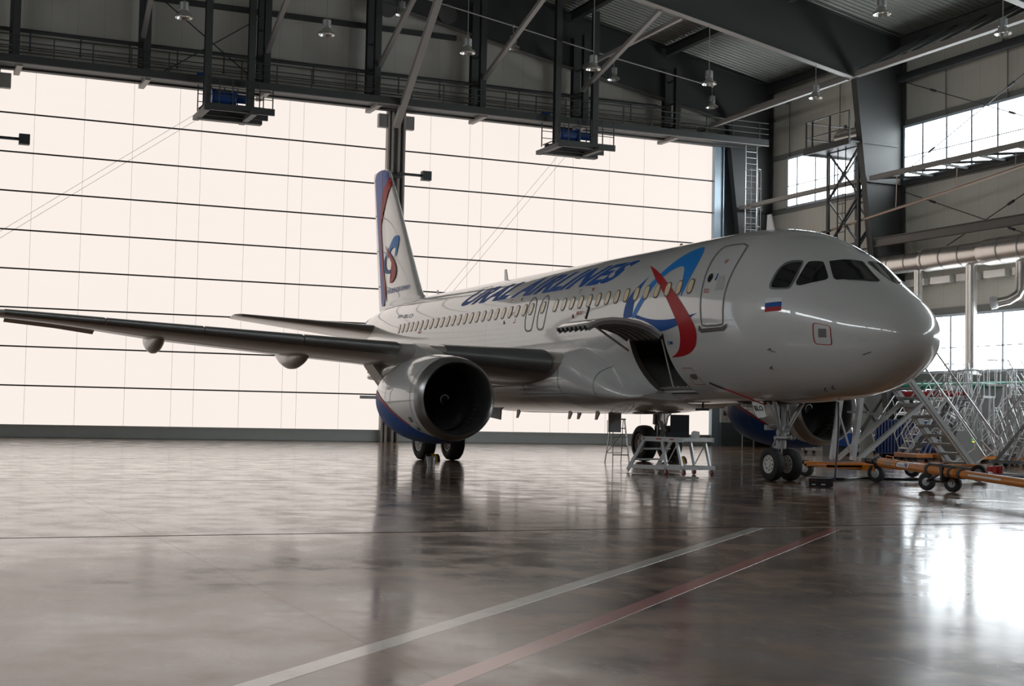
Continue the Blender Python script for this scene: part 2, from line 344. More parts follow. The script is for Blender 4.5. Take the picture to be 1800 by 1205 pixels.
# profiled steel roof deck, ribs running down the slope
ROOF = mat('roof_deck', (.30, .31, .275), .45, .25, .06, .5)
rm = MB(); pts = []; x = XG-.6
while x < XE: pts += [(x, 0), (x+.13, 0), (x+.17, .07), (x+.30, .07)]; x += .34
for y0, y1 in ((YL-.3, RIDGE), (RIDGE, YR+.3)):
    o = len(rm.v)
    for px, dz in pts: rm.v += [(px, y0, roof_z(y0)+dz), (px, y1, roof_z(y1)+dz)]
    rm.f += [(o+2*i, o+2*i+1, o+2*i+3, o+2*i+2) for i in range(len(pts)-1)]
rm.v += [(XG-.6, YL-.3, roof_z(YL)+.25), (XE, YL-.3, roof_z(YL)+.25), (XE, RIDGE, 26.2), (XG-.6, RIDGE, 26.2), (XG-.6, YR+.3, roof_z(YR)+.25), (XE, YR+.3, roof_z(YR)+.25)]
n = len(rm.v); rm.f += [(n-6, n-5, n-4, n-3), (n-3, n-4, n-1, n-2)]
struct('ceiling', rm, ROOF)

# ---- hangar door: translucent vertical-lift leaves in two bays
def glow(name, col, s, seam=None):
    g = G(name); tc = g.N('TexCoord'); nz = g.noise(tc.outputs['Object'], .15, 3); nf = g.noise(tc.outputs['Object'], 1.5, 4, .6, (1, .25, 2.5))
    c = g.mix(nz, tuple(k*.985 for k in col), col); c = g.mix(g.ramp(nf, 0, .10, .5, .8), c, tuple(k*w for k, w in zip(col, (.97, .9, .86))))
    g.L(c, g.b.inputs['Emission Color']); g.b.inputs['Emission Strength'].default_value = s
    g.b.inputs['Base Color'].default_value = (.06, .055, .05, 1); g.b.inputs['Roughness'].default_value = .5; g.b.inputs['Specular IOR Level'].default_value = .2
    g.m.cycles.emission_sampling = 'FRONT'
    return g.m
LEAF = glow('translucent_door_sheet', (.945, .855, .79), DOOR_GLOW)
SEAMV = mat('sheet_joint', (.8, .62, .55), .8); SEAMH = mat('leaf_joint', (.03, .03, .035), .5); SILL = mat('door_sill', (.40, .42, .40), .42)
LEVELS = [2.27, 3.97, 5.67, 7.36, 9.06, 10.76, 12.47, 14.18]
BAYS = [(-33.7, -15.8, [-31.6+2.1*i for i in range(8)]), (-15.3, 2.45, [-13.79, -11.67, -9.54, -7.47, -6.46, -4.37, -2.34, -1.65, .42]),
        (3.35, 20.9, [4.77, 6.85, 7.53, 9.52, 11.55, 12.59, 14.69, 16.74, 18.84])]
for k, (y0, y1, vs) in enumerate(BAYS, 1):
    d = struct(f'door_{k}', MB().box(XG-.12, XG, y0, y1, .57, 16.15), LEAF, 'tall translucent hangar door bay glowing with daylight')
    m = MB()
    for z in LEVELS: m.box(XG-.02, XG+.05, y0, y1, z-.035, z+.03)
    obj('leaf_joint', m, SEAMH, d)
    m = MB()
    for y in vs: m.box(XG, XG+.006, y-.005, y+.005, .57, 16.1)
    obj('sheet_joint', m, SEAMV, d)
    m = MB().box(XG-.15, XG+.06, y0, y1, 0, .57); m.box(XG+.06, XG+.1, y0, y1, .02, .12); m.box(XG+.06, XG+.09, y0, y1, .5, .57)
    obj('door_sill', m, SILL, d)
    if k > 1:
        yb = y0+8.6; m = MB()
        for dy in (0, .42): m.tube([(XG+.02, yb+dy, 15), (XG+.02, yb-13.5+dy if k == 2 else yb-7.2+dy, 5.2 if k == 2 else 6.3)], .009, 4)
        obj('brace_shadow_rod', m, mat('brace_shadow_pale', (.75, .66, .6), .6), d)  # thin pale rods stand in for shadows of bracing behind the sheet
    m = MB().box(XG+.05, XG+.1, y1-1.0, y1-.15, 2.05, 2.2); obj('lock_plate', m, ALU_D, d)
PILLAR = mat('pillar_grey', (.36, .33, .30), .55)
# door pillars between the bays, jamb at the right
def door_pillar(y0, y1, label):
    t = thing('door_pillar', label, 'pillar', (XG, (y0+y1)/2, 0))
    m = MB().box(XG-.2, XG+.35, y0, y0+.09, 0, 16.1).box(XG-.2, XG+.35, y1-.09, y1, 0, 16.1).box(XG-.1, XG-.04, y0, y1, 0, 16.1)
    m.box(XG-.3, XG+.25, y0+.22, y0+.34, 0, 16.1).box(XG-.3, XG+.25, y1-.34, y1-.22, 0, 16.1)
    obj('column_shaft', m, PILLAR, t)
    m = MB(); z = 1
    while z < 14.5: m.beam((XG+.3, y0+.1, z), (XG+.3, y1-.1, z), .05, .25); z += 1.7
    obj('column_tie', m, STEEL, t)
    m = MB().beam((XG+.4, (y0+y1)/2+.02, 12.98), (XG+.4, y1+.9, 12.98), .12, .12).box(XG+.25, XG+.6, y1+.85, y1+1.3, 12.75, 13.2)
    obj('limit_switch_arm', m, DARKM, t, label='dark box on a short horizontal arm')
    m = MB()
    for ys in (y0-.45, y1): m.box(XG, XG+.3, ys, ys+.45, 15.2, 15.85)
    obj('guide_head', m, STEEL_L, t)
door_pillar(2.45, 3.35, 'dark steel pillar between the two glowing door bays, behind the tail fin')
door_pillar(-15.8, -15.3, 'dark steel door pillar at the far left whose arm pokes into view')
m = MB().box(XG-.1, XG+.3, 20.9, 21.4, 0, 16.1).box(XG-.1, XG+.4, 21.36, 21.42, 0, 16.1)
solo('door_jamb', m, mat('blue_grey_jamb', (.30, .38, .44), .35, .4), 'pale blue-grey steel jamb closing the right edge of the big door', 'jamb')

# ---- windows in the side walls
GLASS = G('daylit_glass'); GLASS.b.inputs['Base Color'].default_value = (.6, .7, .8, 1); GLASS.b.inputs['Roughness'].default_value = .08
GLASS.b.inputs['Emission Color'].default_value = (.90, .96, 1, 1); GLASS.b.inputs['Emission Strength'].default_value = WINDOW_GLOW
GL2 = G('daylit_glass_left'); GL2.b.inputs['Base Color'].default_value = (.6, .7, .8, 1); GL2.b.inputs['Roughness'].default_value = .08
GL2.b.inputs['Emission Color'].default_value = (.93, .97, 1, 1); GL2.b.inputs['Emission Strength'].default_value = LEFT_GLOW
FRAMEW = mat('window_frame', (.45, .52, .58), .4)
wn = [0]
def window(x0, x1, z0, z1, side, m1, first, pitch=1.63, rail=None, margin=True):
    wn[0] += 1; y = YR if side > 0 else YL; s = -side
    def bx(mb, a, b, d0, d1, c, e): return mb.box(a, b, min(y+s*d0, y+s*d1), max(y+s*d0, y+s*d1), c, e)
    w = struct(f'window_{wn[0]}', bx(MB(), x0, x1, .01, .05, z0, z1), m1, 'long strip window full of white daylight')
    m = MB(); bx(m, x0-.12, x1+.12, 0, .14, z0-.12, z0); bx(m, x0-.12, x1+.12, 0, .14, z1, z1+.12); bx(m, x0-.12, x0, 0, .14, z0, z1); bx(m, x1, x1+.12, 0, .14, z0, z1)
    x = first
    while x < x1-.2:
        bx(m, x-.055, x+.055, .04, .13, z0, z1); x += pitch
    obj('window_frame', m, FRAMEW, w)
    m = MB(); zr = rail or z0+(z1-z0)*.42; bx(m, x0, x1, .13, .17, zr-.02, zr+.02); obj('glazing_rail', m, DARKM, w)
    return w
window(-40.3, -31.6, 12.8, 15.3, 1, GLASS.m, -39.5)
FRAMES = [-42.1, -31.0, -18.95, -6.9, 5.15, 17.2, 29.3, 41.4]
for a, b in ((-30.75, -19.4), (-18.5, -7.3), (-6.4, 4.7), (5.6, 16.8), (17.6, 28.9), (29.7, 41)): window(a, b, 12.9, 15.3, 1, GLASS.m, a+1.25)
for a, b in ((-31.7, -19.4), (-18.5, -7.3), (-6.4, 4.7)): window(a, b, 3.8, 6.22, 1, GLASS.m, a+.9)
for a, b in ((-30.7, -19.4), (-18.5, -7.3), (-6.4, 4.7), (5.6, 16.8), (17.6, 28.9), (29.7, 41)):
    window(a, b, 13.1, 14.9, -1, GL2.m, a+1.2)
GIRT = mat('girt_grey', (.17, .175, .165), .5)
n = 0
for z in (12.62, 15.55, 3.5, 6.5):
    n += 1; struct(f'trim_{n}', MB().box(XG, XE, YR-.09, YR, z-.14, z+.14), GIRT)
struct('trim_5', MB().box(XG, XE, YR-.03, YR, 0, 3.36), CLAD_LOW)

# ---- portal frames
def web(m, poly, x, t=.03): m.prism(poly, lambda a, b, d: (d, a, b), x-t/2, x+t/2)
FT = {1: ('beside the big door', 0), 2: ('with the row of lamps hanging from it', 1)}
def portal(x, label, group=None):
    t = thing('portal_frame', label, 'steel frame', (x, YR-.1, 0), group)
    for sgn in (1, -1):
        Y = (lambda y: y) if sgn > 0 else (lambda y: 2*RIDGE-y)
        yo = YR-.12 if sgn > 0 else YR-.0
        yo = YR-.12
        if sgn < 0: yo = 2*RIDGE-(YL+.12)
        sh = yo-(YR-.12)
        col = [(yo, 0), (23.75+sh, 0), (21.5+sh, 17.4), (yo, 17.9)]
        m = MB(); web(m, [(Y(a), b) for a, b in col], x)
        m.beam((x, Y(23.75+sh), 0), (x, Y(21.5+sh), 17.4), .42, .04, (1, 0, 0), PI/2) if 0 else m.prism([(Y(23.75+sh), 0), (Y(21.5+sh), 17.45), (Y(21.46+sh), 17.45), (Y(23.7+sh), 0)], lambda a, b, d: (d, a, b), x-.2, x+.2)
        m.box(x-.2, x+.2, min(Y(yo), Y(yo+.04)), max(Y(yo), Y(yo+.04)), 0, 19.6)
        for z in (4.2, 8.4, 12.6):
            ya = 23.75-(z/17.4)*2.25+sh; m.box(x-.15, x+.15, min(Y(ya), Y(yo)), max(Y(ya), Y(yo)), z, z+.02)
        obj('column', m, STEEL, t)
        lo = [(21.5+sh, 17.4), (14.5, 18.75), (8, 19.95), (2.9, 21.0), (RIDGE, 22.8)]
        hi = [(yo, roof_z(yo)-.22), (RIDGE, roof_z(RIDGE)-.22)]
        poly = [(yo, 17.9)]+lo+[(RIDGE, hi[1][1]), (yo, hi[0][1])]
        m = MB(); web(m, [(Y(a), b) for a, b in poly], x)
        f = lo; up = [(a, b+.045) for a, b in f]
        m.prism([(Y(a), b) for a, b in f+up[::-1]], lambda a, b, d: (d, a, b), x-.22, x+.22)
        m.prism([(Y(a), b) for a, b in hi+[(a, b+.04) for a, b in hi[::-1]]], lambda a, b, d: (d, a, b), x-.22, x+.22)
        for ys in (21.5+sh, 18.3, 14.5, 11, 8, 5, 1, -3):
            zb = 17.45+(21.5+sh-ys)*.195 if ys > 14.5 else 18.8+(14.5-ys)*.19
            m.beam((x, Y(ys), zb), (x, Y(ys), roof_z(ys)-.25), .28, .02, (1, 0, 0))
        obj('rafter', m, STEEL, t)
        m = MB().prism([(Y(a), b) for a, b in [(lo[0][0], lo[0][1]-.012), (14.5, 18.738), (8, 19.938), (2.9, 20.99), (RIDGE, 22.79), (RIDGE, 22.78), (2.9, 20.98), (8, 19.93), (14.5, 18.73), (lo[0][0], lo[0][1]-.02)]], lambda a, b, d: (d, a, b), x-.21, x+.21)
        obj('lower_flange_plate', m, STEEL_L, t, label='paler bottom flange')
    return t
portal(-42.05, 'dark steel portal frame against the gable above the big door')
portal(FRAMES[1], 'deep dark steel portal frame with the row of bell lamps hanging below it')
portal(FRAMES[2], 'deep dark steel portal frame carrying the two nearer lamps, mostly above the view')
for x, lb in zip(FRAMES[3:], ('first', 'second', 'third', 'fourth', 'last')): portal(x, f'dark steel portal frame nearer the viewer than the nose, {lb} behind the view')
# purlin girders along the building
PUR = []
for k in range(3):
    x0, x1 = FRAMES[k], FRAMES[k+1]
    for y in (YR-.4, 17.6, 12.0, 6.4, .4, -5.4, -11.2, -17, -23, -29):
        m = MB().ibeam((x0+.25, y, roof_z(y)-.42), (x1-.25, y, roof_z(y)-.42), .3, .5)
        solo('roof_beam', m, STEEL, 'dark steel roof beam running between two portal frames under the corrugated deck', 'beam', 'roof beams between the frames')
# eaves-level struts between frames at the knees
for k in range(3):
    x0, x1 = FRAMES[k], FRAMES[k+1]
    m = MB().beam((x0+.25, 21.45, 17.55), (x1-.25, 21.45, 17.55), .28, .26)
    solo('knee_strut', m, STEEL_L, ['pale square strut joining the knees of the door-side frame and the lamp frame', 'pale square strut running right from the big column knee', 'pale square strut beyond the right edge of view'][k], 'strut')
    if k == 0: continue
    m = MB().beam((x0+.25, YR-.5, 17.6), (x1-.25, YR-.5, 17.6), .3, .34); 
    solo('wall_rail', m, DARKM, ['dark rail along the right wall between the door frame and the big column', 'dark rail high on the right wall beyond the big column', 'dark rail beyond the right edge of view'][k], 'rail')
m = MB()
for x0, x1 in ((FRAMES[1], FRAMES[2]),):
    n = 6
    for i in range(n):
        a = x0+.4+(x1-x0-.8)*i/n; b = x0+.4+(x1-x0-.8)*(i+1)/n
        m.beam((a, 21.5, 17.75), (b, YR-.5, 19.2), .1); m.beam((b, 21.5, 17.75), (b, YR-.5, 19.2), .1)
solo('knee_bracing', m, STEEL, 'dark diagonal bracing between knee strut and eaves, upper right', 'bracing')
# rods crossing the right wall bays
def rods(x0, x1, z0, z1, label):
    m = MB().tube([(x0, YR-.45, z0), (x1, YR-.45, z1)], .022, 6).tube([(x0, YR-.4, z1), (x1, YR-.4, z0)], .022, 6)
    for f in (.18, .62):
        for za, zb, yy in ((z0, z1, YR-.45), (z1, z0, YR-.4)):
            p = Vector((x0+(x1-x0)*f, yy, za+(zb-za)*f)); q = Vector((x0+(x1-x0)*(f+.03), yy, za+(zb-za)*(f+.03))); m.tube([p, q], .06, 6)
    solo('cross_rods', m, DARKM, label, 'tension rods')
rods(-30.7, -19.3, 13.0, 17.5, 'thin crossed tension rods over the upper window right of the big column')
rods(-30.7, -19.3, 8.2, 12.3, 'thin crossed tension rods on the wall between the two window strips')
# horizontal wind truss at z 12.6
for k, lab in ((0, 'grey steel wind truss crossing in front of the small upper window'), (1, 'steel wind truss crossing the lower edge of the upper window strip')):
    x0, x1 = FRAMES[k]+.3, FRAMES[k+1]-.3; z = 12.75
    t = thing('wind_truss', lab, 'truss', (x0, 22.4, z-.15))
    obj('chord', MB().beam((x0, 22.3, z), (x1, 22.3, z), .24, .2), STEEL_L, t)
    if k == 0:
        for xx in (x0+.05, x1-.05): obj('end_bracket', MB().beam((xx, 22.3, z), (xx, 23.6, z), .16, .16), STEEL, t)
        continue
    obj('chord', MB().beam((x0, 24.1, z-.1), (x1, 24.1, z-.1), .2, .24), STEEL, t)
    m = MB(); n = 5
    for i in range(n):
        a = x0+(x1-x0)*i/n; b = x0+(x1-x0)*(i+1)/n; m.beam((a, 22.3, z), (b, 24.1, z-.1), .1); m.beam((b, 22.3, z), (b, 24.1, z-.1), .1)
    obj('web_member', m, STEEL, t)
m = MB().ibeam((FRAMES[1]+.3, 22.6, 9.75), (FRAMES[2]-.3, 22.6, 9.75), .3, .4)
solo('crane_rail_beam', m, mat('brown_grey_beam', (.15, .135, .12), .5), 'brownish grey steel beam running above the silver duct', 'beam')
m = MB().tube([(-35.2, 22.3, 10.55), (-28, 22.35, 11.2), (-19.5, 22.4, 12.05)], .07, 8)
for x in (-33, -29, -25, -21.5): m.tube([(x, 22.35, 10.75+(x+33)*.095), (x, 22.4, 12.6)], .02, 5)
solo('conduit_pipe', m, mat('copper_tan_pipe', (.42, .32, .26), .4, .5), 'thin tan pipe rising along the right wall past the big column', 'pipe')

# ---- gable posts, kicker struts, catwalk
PY = [(-14.8, ''), (-9.3, 'first'), (-3.9, ''), (1.4, ''), (6.8, ''), (12.4, ''), (17.75, '')]
LBL = ['far left gable post outside the view', 'grey gable post left of the left hoist platform', 'grey gable post just right of the left hoist platform',
       'grey gable post left of the door pillar', 'grey gable post midway between the two hoist platforms', 'grey gable post beside the right hoist platform', 'grey gable post at the right end below the roof slope']
for (y, _), lb in zip(PY, LBL):
    t = thing('gable_post', lb, 'post', (-41.0, y, 16.1))
    obj('post_front', MB().ibeam((-40.9, y, 16.02), (-40.9, y, roof_z(y)-1.4), .3, .3, .03, (1, 0, 0)), STEEL, t)
    obj('post_rear', MB().ibeam((-42.0, y, 16.14), (-42.0, y, roof_z(y)-1.4), .4, .35, .03, (1, 0, 0)), STEEL, t)
    m = MB(); z = 16.6
    while z < 19.5: m.beam((-41.95, y, z), (-40.9, y, z), .08); z += 1.2
    obj('post_tie', m, STEEL, t)
def strut(p0, p1, w, lb):
    solo('kicker_strut', MB().beam(p0, p1, w), STEEL_L, lb, 'strut')
for y, p1, lb in ((-9.5, (-9.94, 22.1), 'leftmost of the row'), (-3.93, (-3.87, 22.3), 'right of the left hoist'), (1.48, (1.2, 21.3), 'just left of the door pillar'), (6.84, (6.41, 20.25), 'right of the door pillar'), (12.2, (11.25, 19.35), 'steeper of the crossing pair')):
    strut((-40.7, y, 17.8), (-31.2, *p1), .2, f'pale diagonal strut from gable to roof frame, {lb}')
strut((-40.7, 12.2, 18.96), (-31.2, 12.33, 19.14), .17, 'pale diagonal strut from the gable to the sloping roof beam, flatter of the crossing pair')
strut((-41.35, 2.6, 15.15), (-31.2, 1.71, 21.2), .3, 'long pale strut rising from the top of the middle door pillar')
strut((-41.5, 19.4, 16.6), (-31.2, 21.3, 17.45), .2, 'pale strut from the right end of the catwalk to the big column knee')
# lintel girder + catwalk
t = thing('door_lintel', 'dark steel lintel girder over the glowing door bays', 'girder', (-42, 2, 16.0))
obj('girder', MB().box(-42.65, -42.3, YL, 21.6, 16.05, 16.6).box(-42.3, -41.6, YL, 21.6, 16.0, 16.12).box(-41.62, -41.5, YL, 21.6, 15.95, 16.3), STEEL, t)
obj('edge_strip', MB().box(-40.13, -40.09, YL, 22.9, 15.84, 15.89), STEEL_L, t)
m = MB()
for y in [-36.05+5.35*i for i in range(11)]: m.box(-42.2, -40.3, y-.12, y+.12, 15.78, 15.95)
obj('bracket', m, STEEL_L, t)
t = thing('catwalk', 'dark steel catwalk with railings running above the big door', 'catwalk', (-40.6, 2, 15.9))
obj('deck', MB().box(-41.5, -40.15, YL, 22.9, 15.96, 16.0).box(-40.2, -40.12, YL, 22.9, 15.88, 16.22).box(-41.5, -41.42, YL, 22.9, 15.88, 16.15), STEEL, t)
m = MB()
for z in (17.08, 16.78, 16.5): m.tube([(-40.16, YL, z), (-40.16, 22.9, z)], .024 if z < 17 else .03, 6)
obj('handrail', m, STEEL, t)
y = -34.36; post0 = None
while y < 22.9:
    if post0 is None: post0 = obj('railing_post', MB().beam((-40.16, y, 15.95), (-40.16, y, 17.08), .05), STEEL, t)
    else:
        c_ = post0.copy(); C.objects.link(c_); c_.parent = t; c_.location = (0, y+34.36, 0)
    y += 1.62

m = MB().tube([(-41.3, YL, 17.55), (-41.3, 17.3, 17.55)], .07, 8); y = -20.5
while y < 17:
    m.tube([(-41.3, y, 17.55), (-41.2, y, 17.45), (-41.2, y, 16.75)], .03, 6); m.sphere((-41.2, y, 16.72), .06, 8, 6); y += 2.1
obj('sprinkler_pipe', m, STEEL, t)
for z in (16.95, 16.7): 
    obj('cable_tray', MB().box(-41.75, -41.6, YL, 21, z, z+.03), STEEL_L, t)
# gable cross rods
m = MB()
for a, b in ((-9.2, -4.0),): m.tube([(-41.4, a, 20.2), (-41.4, b+.2, 16.2)], .03, 6).tube([(-41.45, a+.6, 16.4), (-41.45, b, 19.6)], .03, 6)
solo('gable_cross_rods', m, DARKM, 'thin crossed rods on the gable behind the left hoist platform', 'tension rods')
for z, (a, b), lb in ((20.1, (-21.5, 6.0), 'dark horizontal girt across the gable cladding, top left'), (17.9, (-21.5, 17.5), 'thin dark girt across the gable just above the catwalk rail')):
    solo('gable_girt', MB().box(-42.65, -42.45, a, b, z-.12, z+.12) if z > 18 else MB().box(-42.65, -42.5, a, b, z-.06, z+.06), STEEL, lb, 'girt')

# ---- hoist platforms
def hoist(y0, y1, label):
    t = thing('hoist_platform', label, 'platform', (-40, y0, 14.5))
    for y in (y0+.1, y1-.55): obj('hanger_post', MB().ibeam((-39.6, y, 14.75), (-39.6, y, roof_z(y)-.6), .3, .3, .03, (1, 0, 0)), STEEL, t)
    m = MB()
    for x in (-39.35, -40.6): m.beam((x, y0-.05, 14.72), (x, y1+.5, 14.72), .12, .3)
    for y in (y0, y1-.5): m.beam((-38.9, y, 14.55), (-41.5, y, 14.55), .26, .2)
    m.box(-41.2, -40.8, y0, y1+.3, 14.42, 14.6)
    obj('floor_frame', m, STEEL, t)
    m = MB()
    for i in range(12): m.box(-41.0, -39.4, y0+i*(y1+.4-y0)/11.5, y0+.06+i*(y1+.4-y0)/11.5, 14.86, 14.9)
    obj('grating', m, STEEL, t)
    for x in (-39.3, -41.1):
        m = MB()
        for i in range(6):
            y = y0+(y1+.4-y0)*i/5; m.beam((x, y, 14.8), (x, y, 16.0), .045)
        for z in (16.0, 15.6, 15.25): m.tube([(x, y0, z), (x, y1+.4, z)], .02, 5)
        obj('railing', m, STEEL, t)
    ym = (y0+y1)/2
    w = obj('winch', MB().lathe([(-.55, 0), (-.55, .38), (-.42, .42), (-.42, .3), (.42, .3), (.42, .42), (.55, .38), (.55, 0)], (-40.2, ym-.35, 15.3), (0, 1, 0), 16), BLUEP, t, label='dark blue winch')
    obj('winch_motor', MB().lathe([(-.3, 0), (-.3, .2), (.35, .2), (.35, 0)], (-40.2, ym+.55, 15.35), (0, 1, 0), 12), BLUEP, w)
    obj('winch_bed', MB().box(-40.6, -39.8, ym-.9, ym+1.0, 14.9, 15.0), STEEL, w)
    obj('motor', MB().lathe([(0, 0), (0, .16), (.4, .16), (.4, 0)], (-40.9, y0-.1, 16.35), (0, 1, 0), 12), BLUEP, t)
hoist(-6.95, -4.35, 'dark hoist platform with a blue winch, above the left door bay')
hoist(10.15, 12.85, 'dark hoist platform with a blue winch, above the right door bay')

# ---- caged ladder against the frame column beside the door
t = thing('caged_ladder', 'caged steel access ladder in the dark corner right of the big door', 'ladder', (-41, 22.5, 0))
m = MB().tube([(-41.0, 22.05, 0), (-41.0, 22.05, 16)], .035, 6).tube([(-41.0, 22.75, 0), (-41.0, 22.75, 16)], .035, 6)
obj('side_rail', m, GALV, t)
m = MB(); z = .3
while z < 15.9: m.tube([(-41.0, 22.05, z), (-41.0, 22.75, z)], .016, 5); z += .32
obj('rung', m, GALV, t)
m = MB()
for i in range(13):
    z = 2.4+i*1.02; m.tube([(-41.0+.68*math.sin(a), 22.4-.42*math.cos(a), z) for a in [PI*j/8 for j in range(9)]], .02, 5)
for a in (PI*.25, PI*.5, PI*.75): m.tube([(-41.0+.68*math.sin(a), 22.4-.42*math.cos(a), 2.4), (-41.0+.68*math.sin(a), 22.4-.42*math.cos(a), 14.7)], .016, 5)
obj('safety_cage', m, GALV, t)
# control cabinet on the door-side wall
t = thing('door_controller', 'small white door control box with a screen on the wall right of the door', 'control box', (-42, 21.7, 1.2))
obj('box', MB().box(-42.3, -42.0, 21.35, 22.0, 1.25, 2.0), WHITEP, t)
obj('screen', MB().box(-42.0, -41.98, 21.5, 21.85, 1.62, 1.88), BLACKP, t)
obj('knob', MB().lathe([(0, 0), (0, .04), (.04, .04), (.04, 0)], (-42.0, 21.68, 1.42), (1, 0, 0), 10), YELLOWP, t)
# ---- lamps
t0 = thing('bell_lamp', 'bell-shaped metal high-bay lamp on a long cord, leftmost in the hanging row', 'lamp', (-31, -9.5, 16.2), 'high-bay lamps under the lamp frame', local=True)
LAMPM = mat('spun_aluminium', (.7, .7, .68), .25, .9)
lz = 0
sh = obj('lamp_shade', MB().lathe([(.36, .10), (.33, .14), (.14, .20), (.10, .30), (.06, .32), (.0, .325), (-.005, .32), (.09, .28), (.13, .18), (.3, .1)], (0, 0, 0), (0, 0, 1), 28), LAMPM, t0)
obj('lamp_housing', MB().lathe([(.30, .0), (.30, .17), (.58, .17), (.62, .13), (.62, 0)], (0, 0, 0), (0, 0, 1), 20), GALV, t0)
obj('bulb_glass', MB().sphere((0, 0, .17), .12, 12, 8), mat('lamp_glass', (.8, .78, .72), .15), t0)
obj('cord', MB().tube([(0, 0, .6), (0, 0, 2.8)], .018, 6), GALV, t0)
def lamp(x, y, z, top, lb, grp, s=1.0):
    r = dup(t0, (x, y, z), 0, lb, grp)
    for c_ in r.children:
        if c_.name.startswith('cord'): c_.scale = (1, 1, 1); c_.location = (0, 0, 0); k = (top-z-.6)/2.2; c_.scale = (1, 1, k); c_.location = (0, 0, .6-.6*k)
    return r
names = ['second from the left in the hanging row', 'third lamp in the hanging row, above the tail fin side',
         'fourth lamp in the hanging row, beside the crossing struts', 'fifth lamp in the hanging row, over the forward cabin', 'last lamp of the hanging row, left of the big column']
for y, nm in zip((-3.9, 2.1, 7.9, 13.65, 19.35), names):
    lamp(-31, y, 16.25, 17.4+(21.5-y)*.19 if y > 3 else 20.9, 'bell-shaped metal lamp, '+nm, 'high-bay lamps under the lamp frame')
for c_ in t0.children:
    if c_.name.startswith('cord'): c_.scale = (1, 1, 1.3); c_.location = (0, 0, -.18)
lamp(-18.95, 13.65, 16.35, 18.8, 'bell-shaped metal lamp at the top edge of the view, left of the eaves truss', 'high-bay lamps under the next frame')
lamp(-18.95, 19.35, 16.35, 17.8, 'bell-shaped metal lamp at the upper right corner of the view', 'high-bay lamps under the next frame')
for (x, y, z), nm in zip(((-39.5, 2.1, 20.0), (-39.5, 7.8, 19.1), (-39.5, 13.3, 18.2), (-39.5, 19.0, 17.4)),
                         ('by the top of the door pillar strut', 'behind the fifth strut', 'right of the crossing struts', 'above the right end of the catwalk')):
    lamp(x, y, z, z+1.1, 'smaller-looking floodlight lamp on the sagging conduit, '+nm, 'lamps on the gable conduit')
m = MB(); pts = [(-39.5, 2.1, 21.1), (-39.5, 7.8, 20.2), (-39.5, 13.3, 19.3), (-39.5, 19.0, 18.5)]
for p, q in zip(pts, pts[1:]): m.tube([p, q], .03, 6)
for p in pts: m.sphere(p, .07, 8, 6)
solo('lamp_conduit', m, mat('conduit_grey', (.5, .47, .44), .5), 'thin pale conduit slanting down rightwards across the gable roof', 'conduit')

for y, z, lb in ((2.2, 21.0, 'round grey vent disc on the dark gable frame, left one'), (5.3, 21.1, 'round grey vent disc on the dark gable frame, right one')):
    solo('round_vent', MB().lathe([(0, .5), (.05, .5), (.06, .46), (.03, .44), (.03, .001)], (-41.98, y, z), (1, 0, 0), 28), mat('vent_grey', (.10, .10, .095), .5), lb, 'vent')
# ---- air duct with drops
DUCT = mat('spiral_duct', (.66, .62, .58), .3, .9, .1, 3, bump=.35, bscale=9)
t = thing('air_duct', 'big silver ventilation duct along the right wall behind the nose', 'duct', (-25, 22.7, 8))
ya, za = 22.7, 8.62
m = MB().tube([(-33.0, ya, za), (-27.4, ya, za)], .43, 24).tube([(-27.5, ya, za), (-27.2, ya, za), (-23.6, ya, za)], [.43, .5, .5], 24).tube([(-23.7, ya, za), (-23.3, ya, za), (-18, ya, za)], [.5, .58, .58], 24)
obj('main_run', m, DUCT, t)
for x in [-32+1.2*i for i in range(12)]:
    r_ = .445 if x < -27.4 else (.515 if x < -23.5 else .595); obj('joint_band', MB().lathe([(-.03, r_), (.03, r_)], (x, ya, za), (1, 0, 0), 24), ALU_D, t)
for x, z0, fl in ((-27.85, 4.6, 0), (-24.45, 3.75, 1)):
    d = obj('drop_pipe', MB().tube([(x, ya, za-.3), (x, ya, z0)], .24 if fl else .19, 16), DUCT, t)
    if fl: obj('outlet_cone', MB().lathe([(0, .24), (.2, .3), (.3, .45), (.28, .44)], (x, ya, z0+.05), (0, 0, -1), 20), WHITEP, d)
d = obj('drop_pipe', MB().tube([(-21.55, ya, za-.3), (-21.55, ya, 6.9), (-21.62, ya-.1, 6.7), (-21.9, ya-.3, 6.5), (-22.3, ya-.6, 6.4)], .2, 16), DUCT, t)
obj('outlet_nozzle', MB().lathe([(0, .2), (.1, .27), (.3, .27), (.3, .15), (.1, .13)], (-22.2, ya-.55, 6.42), (-.8, -.55, -.1), 16), WHITEP, d)
for i in range(9):
    x = -33.6+i*1.72
    m = MB().box(x, x+1.3, YR-.55, YR-.3, 7.72, 8.02).box(x+.1, x+.18, YR-.3, YR, 7.8, 7.9).box(x+1.1, x+1.18, YR-.3, YR, 7.8, 7.9)
    solo('wall_heater', m, mat('heater_white', (.72, .7, .68), .3, .5) if i == 0 else bpy.data.materials['heater_white'],
         'white box heater below the silver duct, '+['hidden leftmost one', 'just right of the cockpit', 'left of the first drop pipe', 'right of the first drop pipe', 'left of the long drop pipe', 'right of the long drop pipe', 'between long drop pipe and nozzle', 'left of the curved nozzle pipe', 'rightmost one'][i], 'heater', 'white box heaters in a row on the right wall')
m = MB().tube([(-36, YR-.4, 3.12), (-12, YR-.4, 3.12)], .13, 12)
for x in range(-35, -12, 3): m.box(x-.04, x+.04, YR-.4, YR-.06, 3.0, 3.05)
solo('green_pipe', m, mat('green_paint', (.012, .22, .13), .35), 'green horizontal pipe low along the right wall', 'pipe')
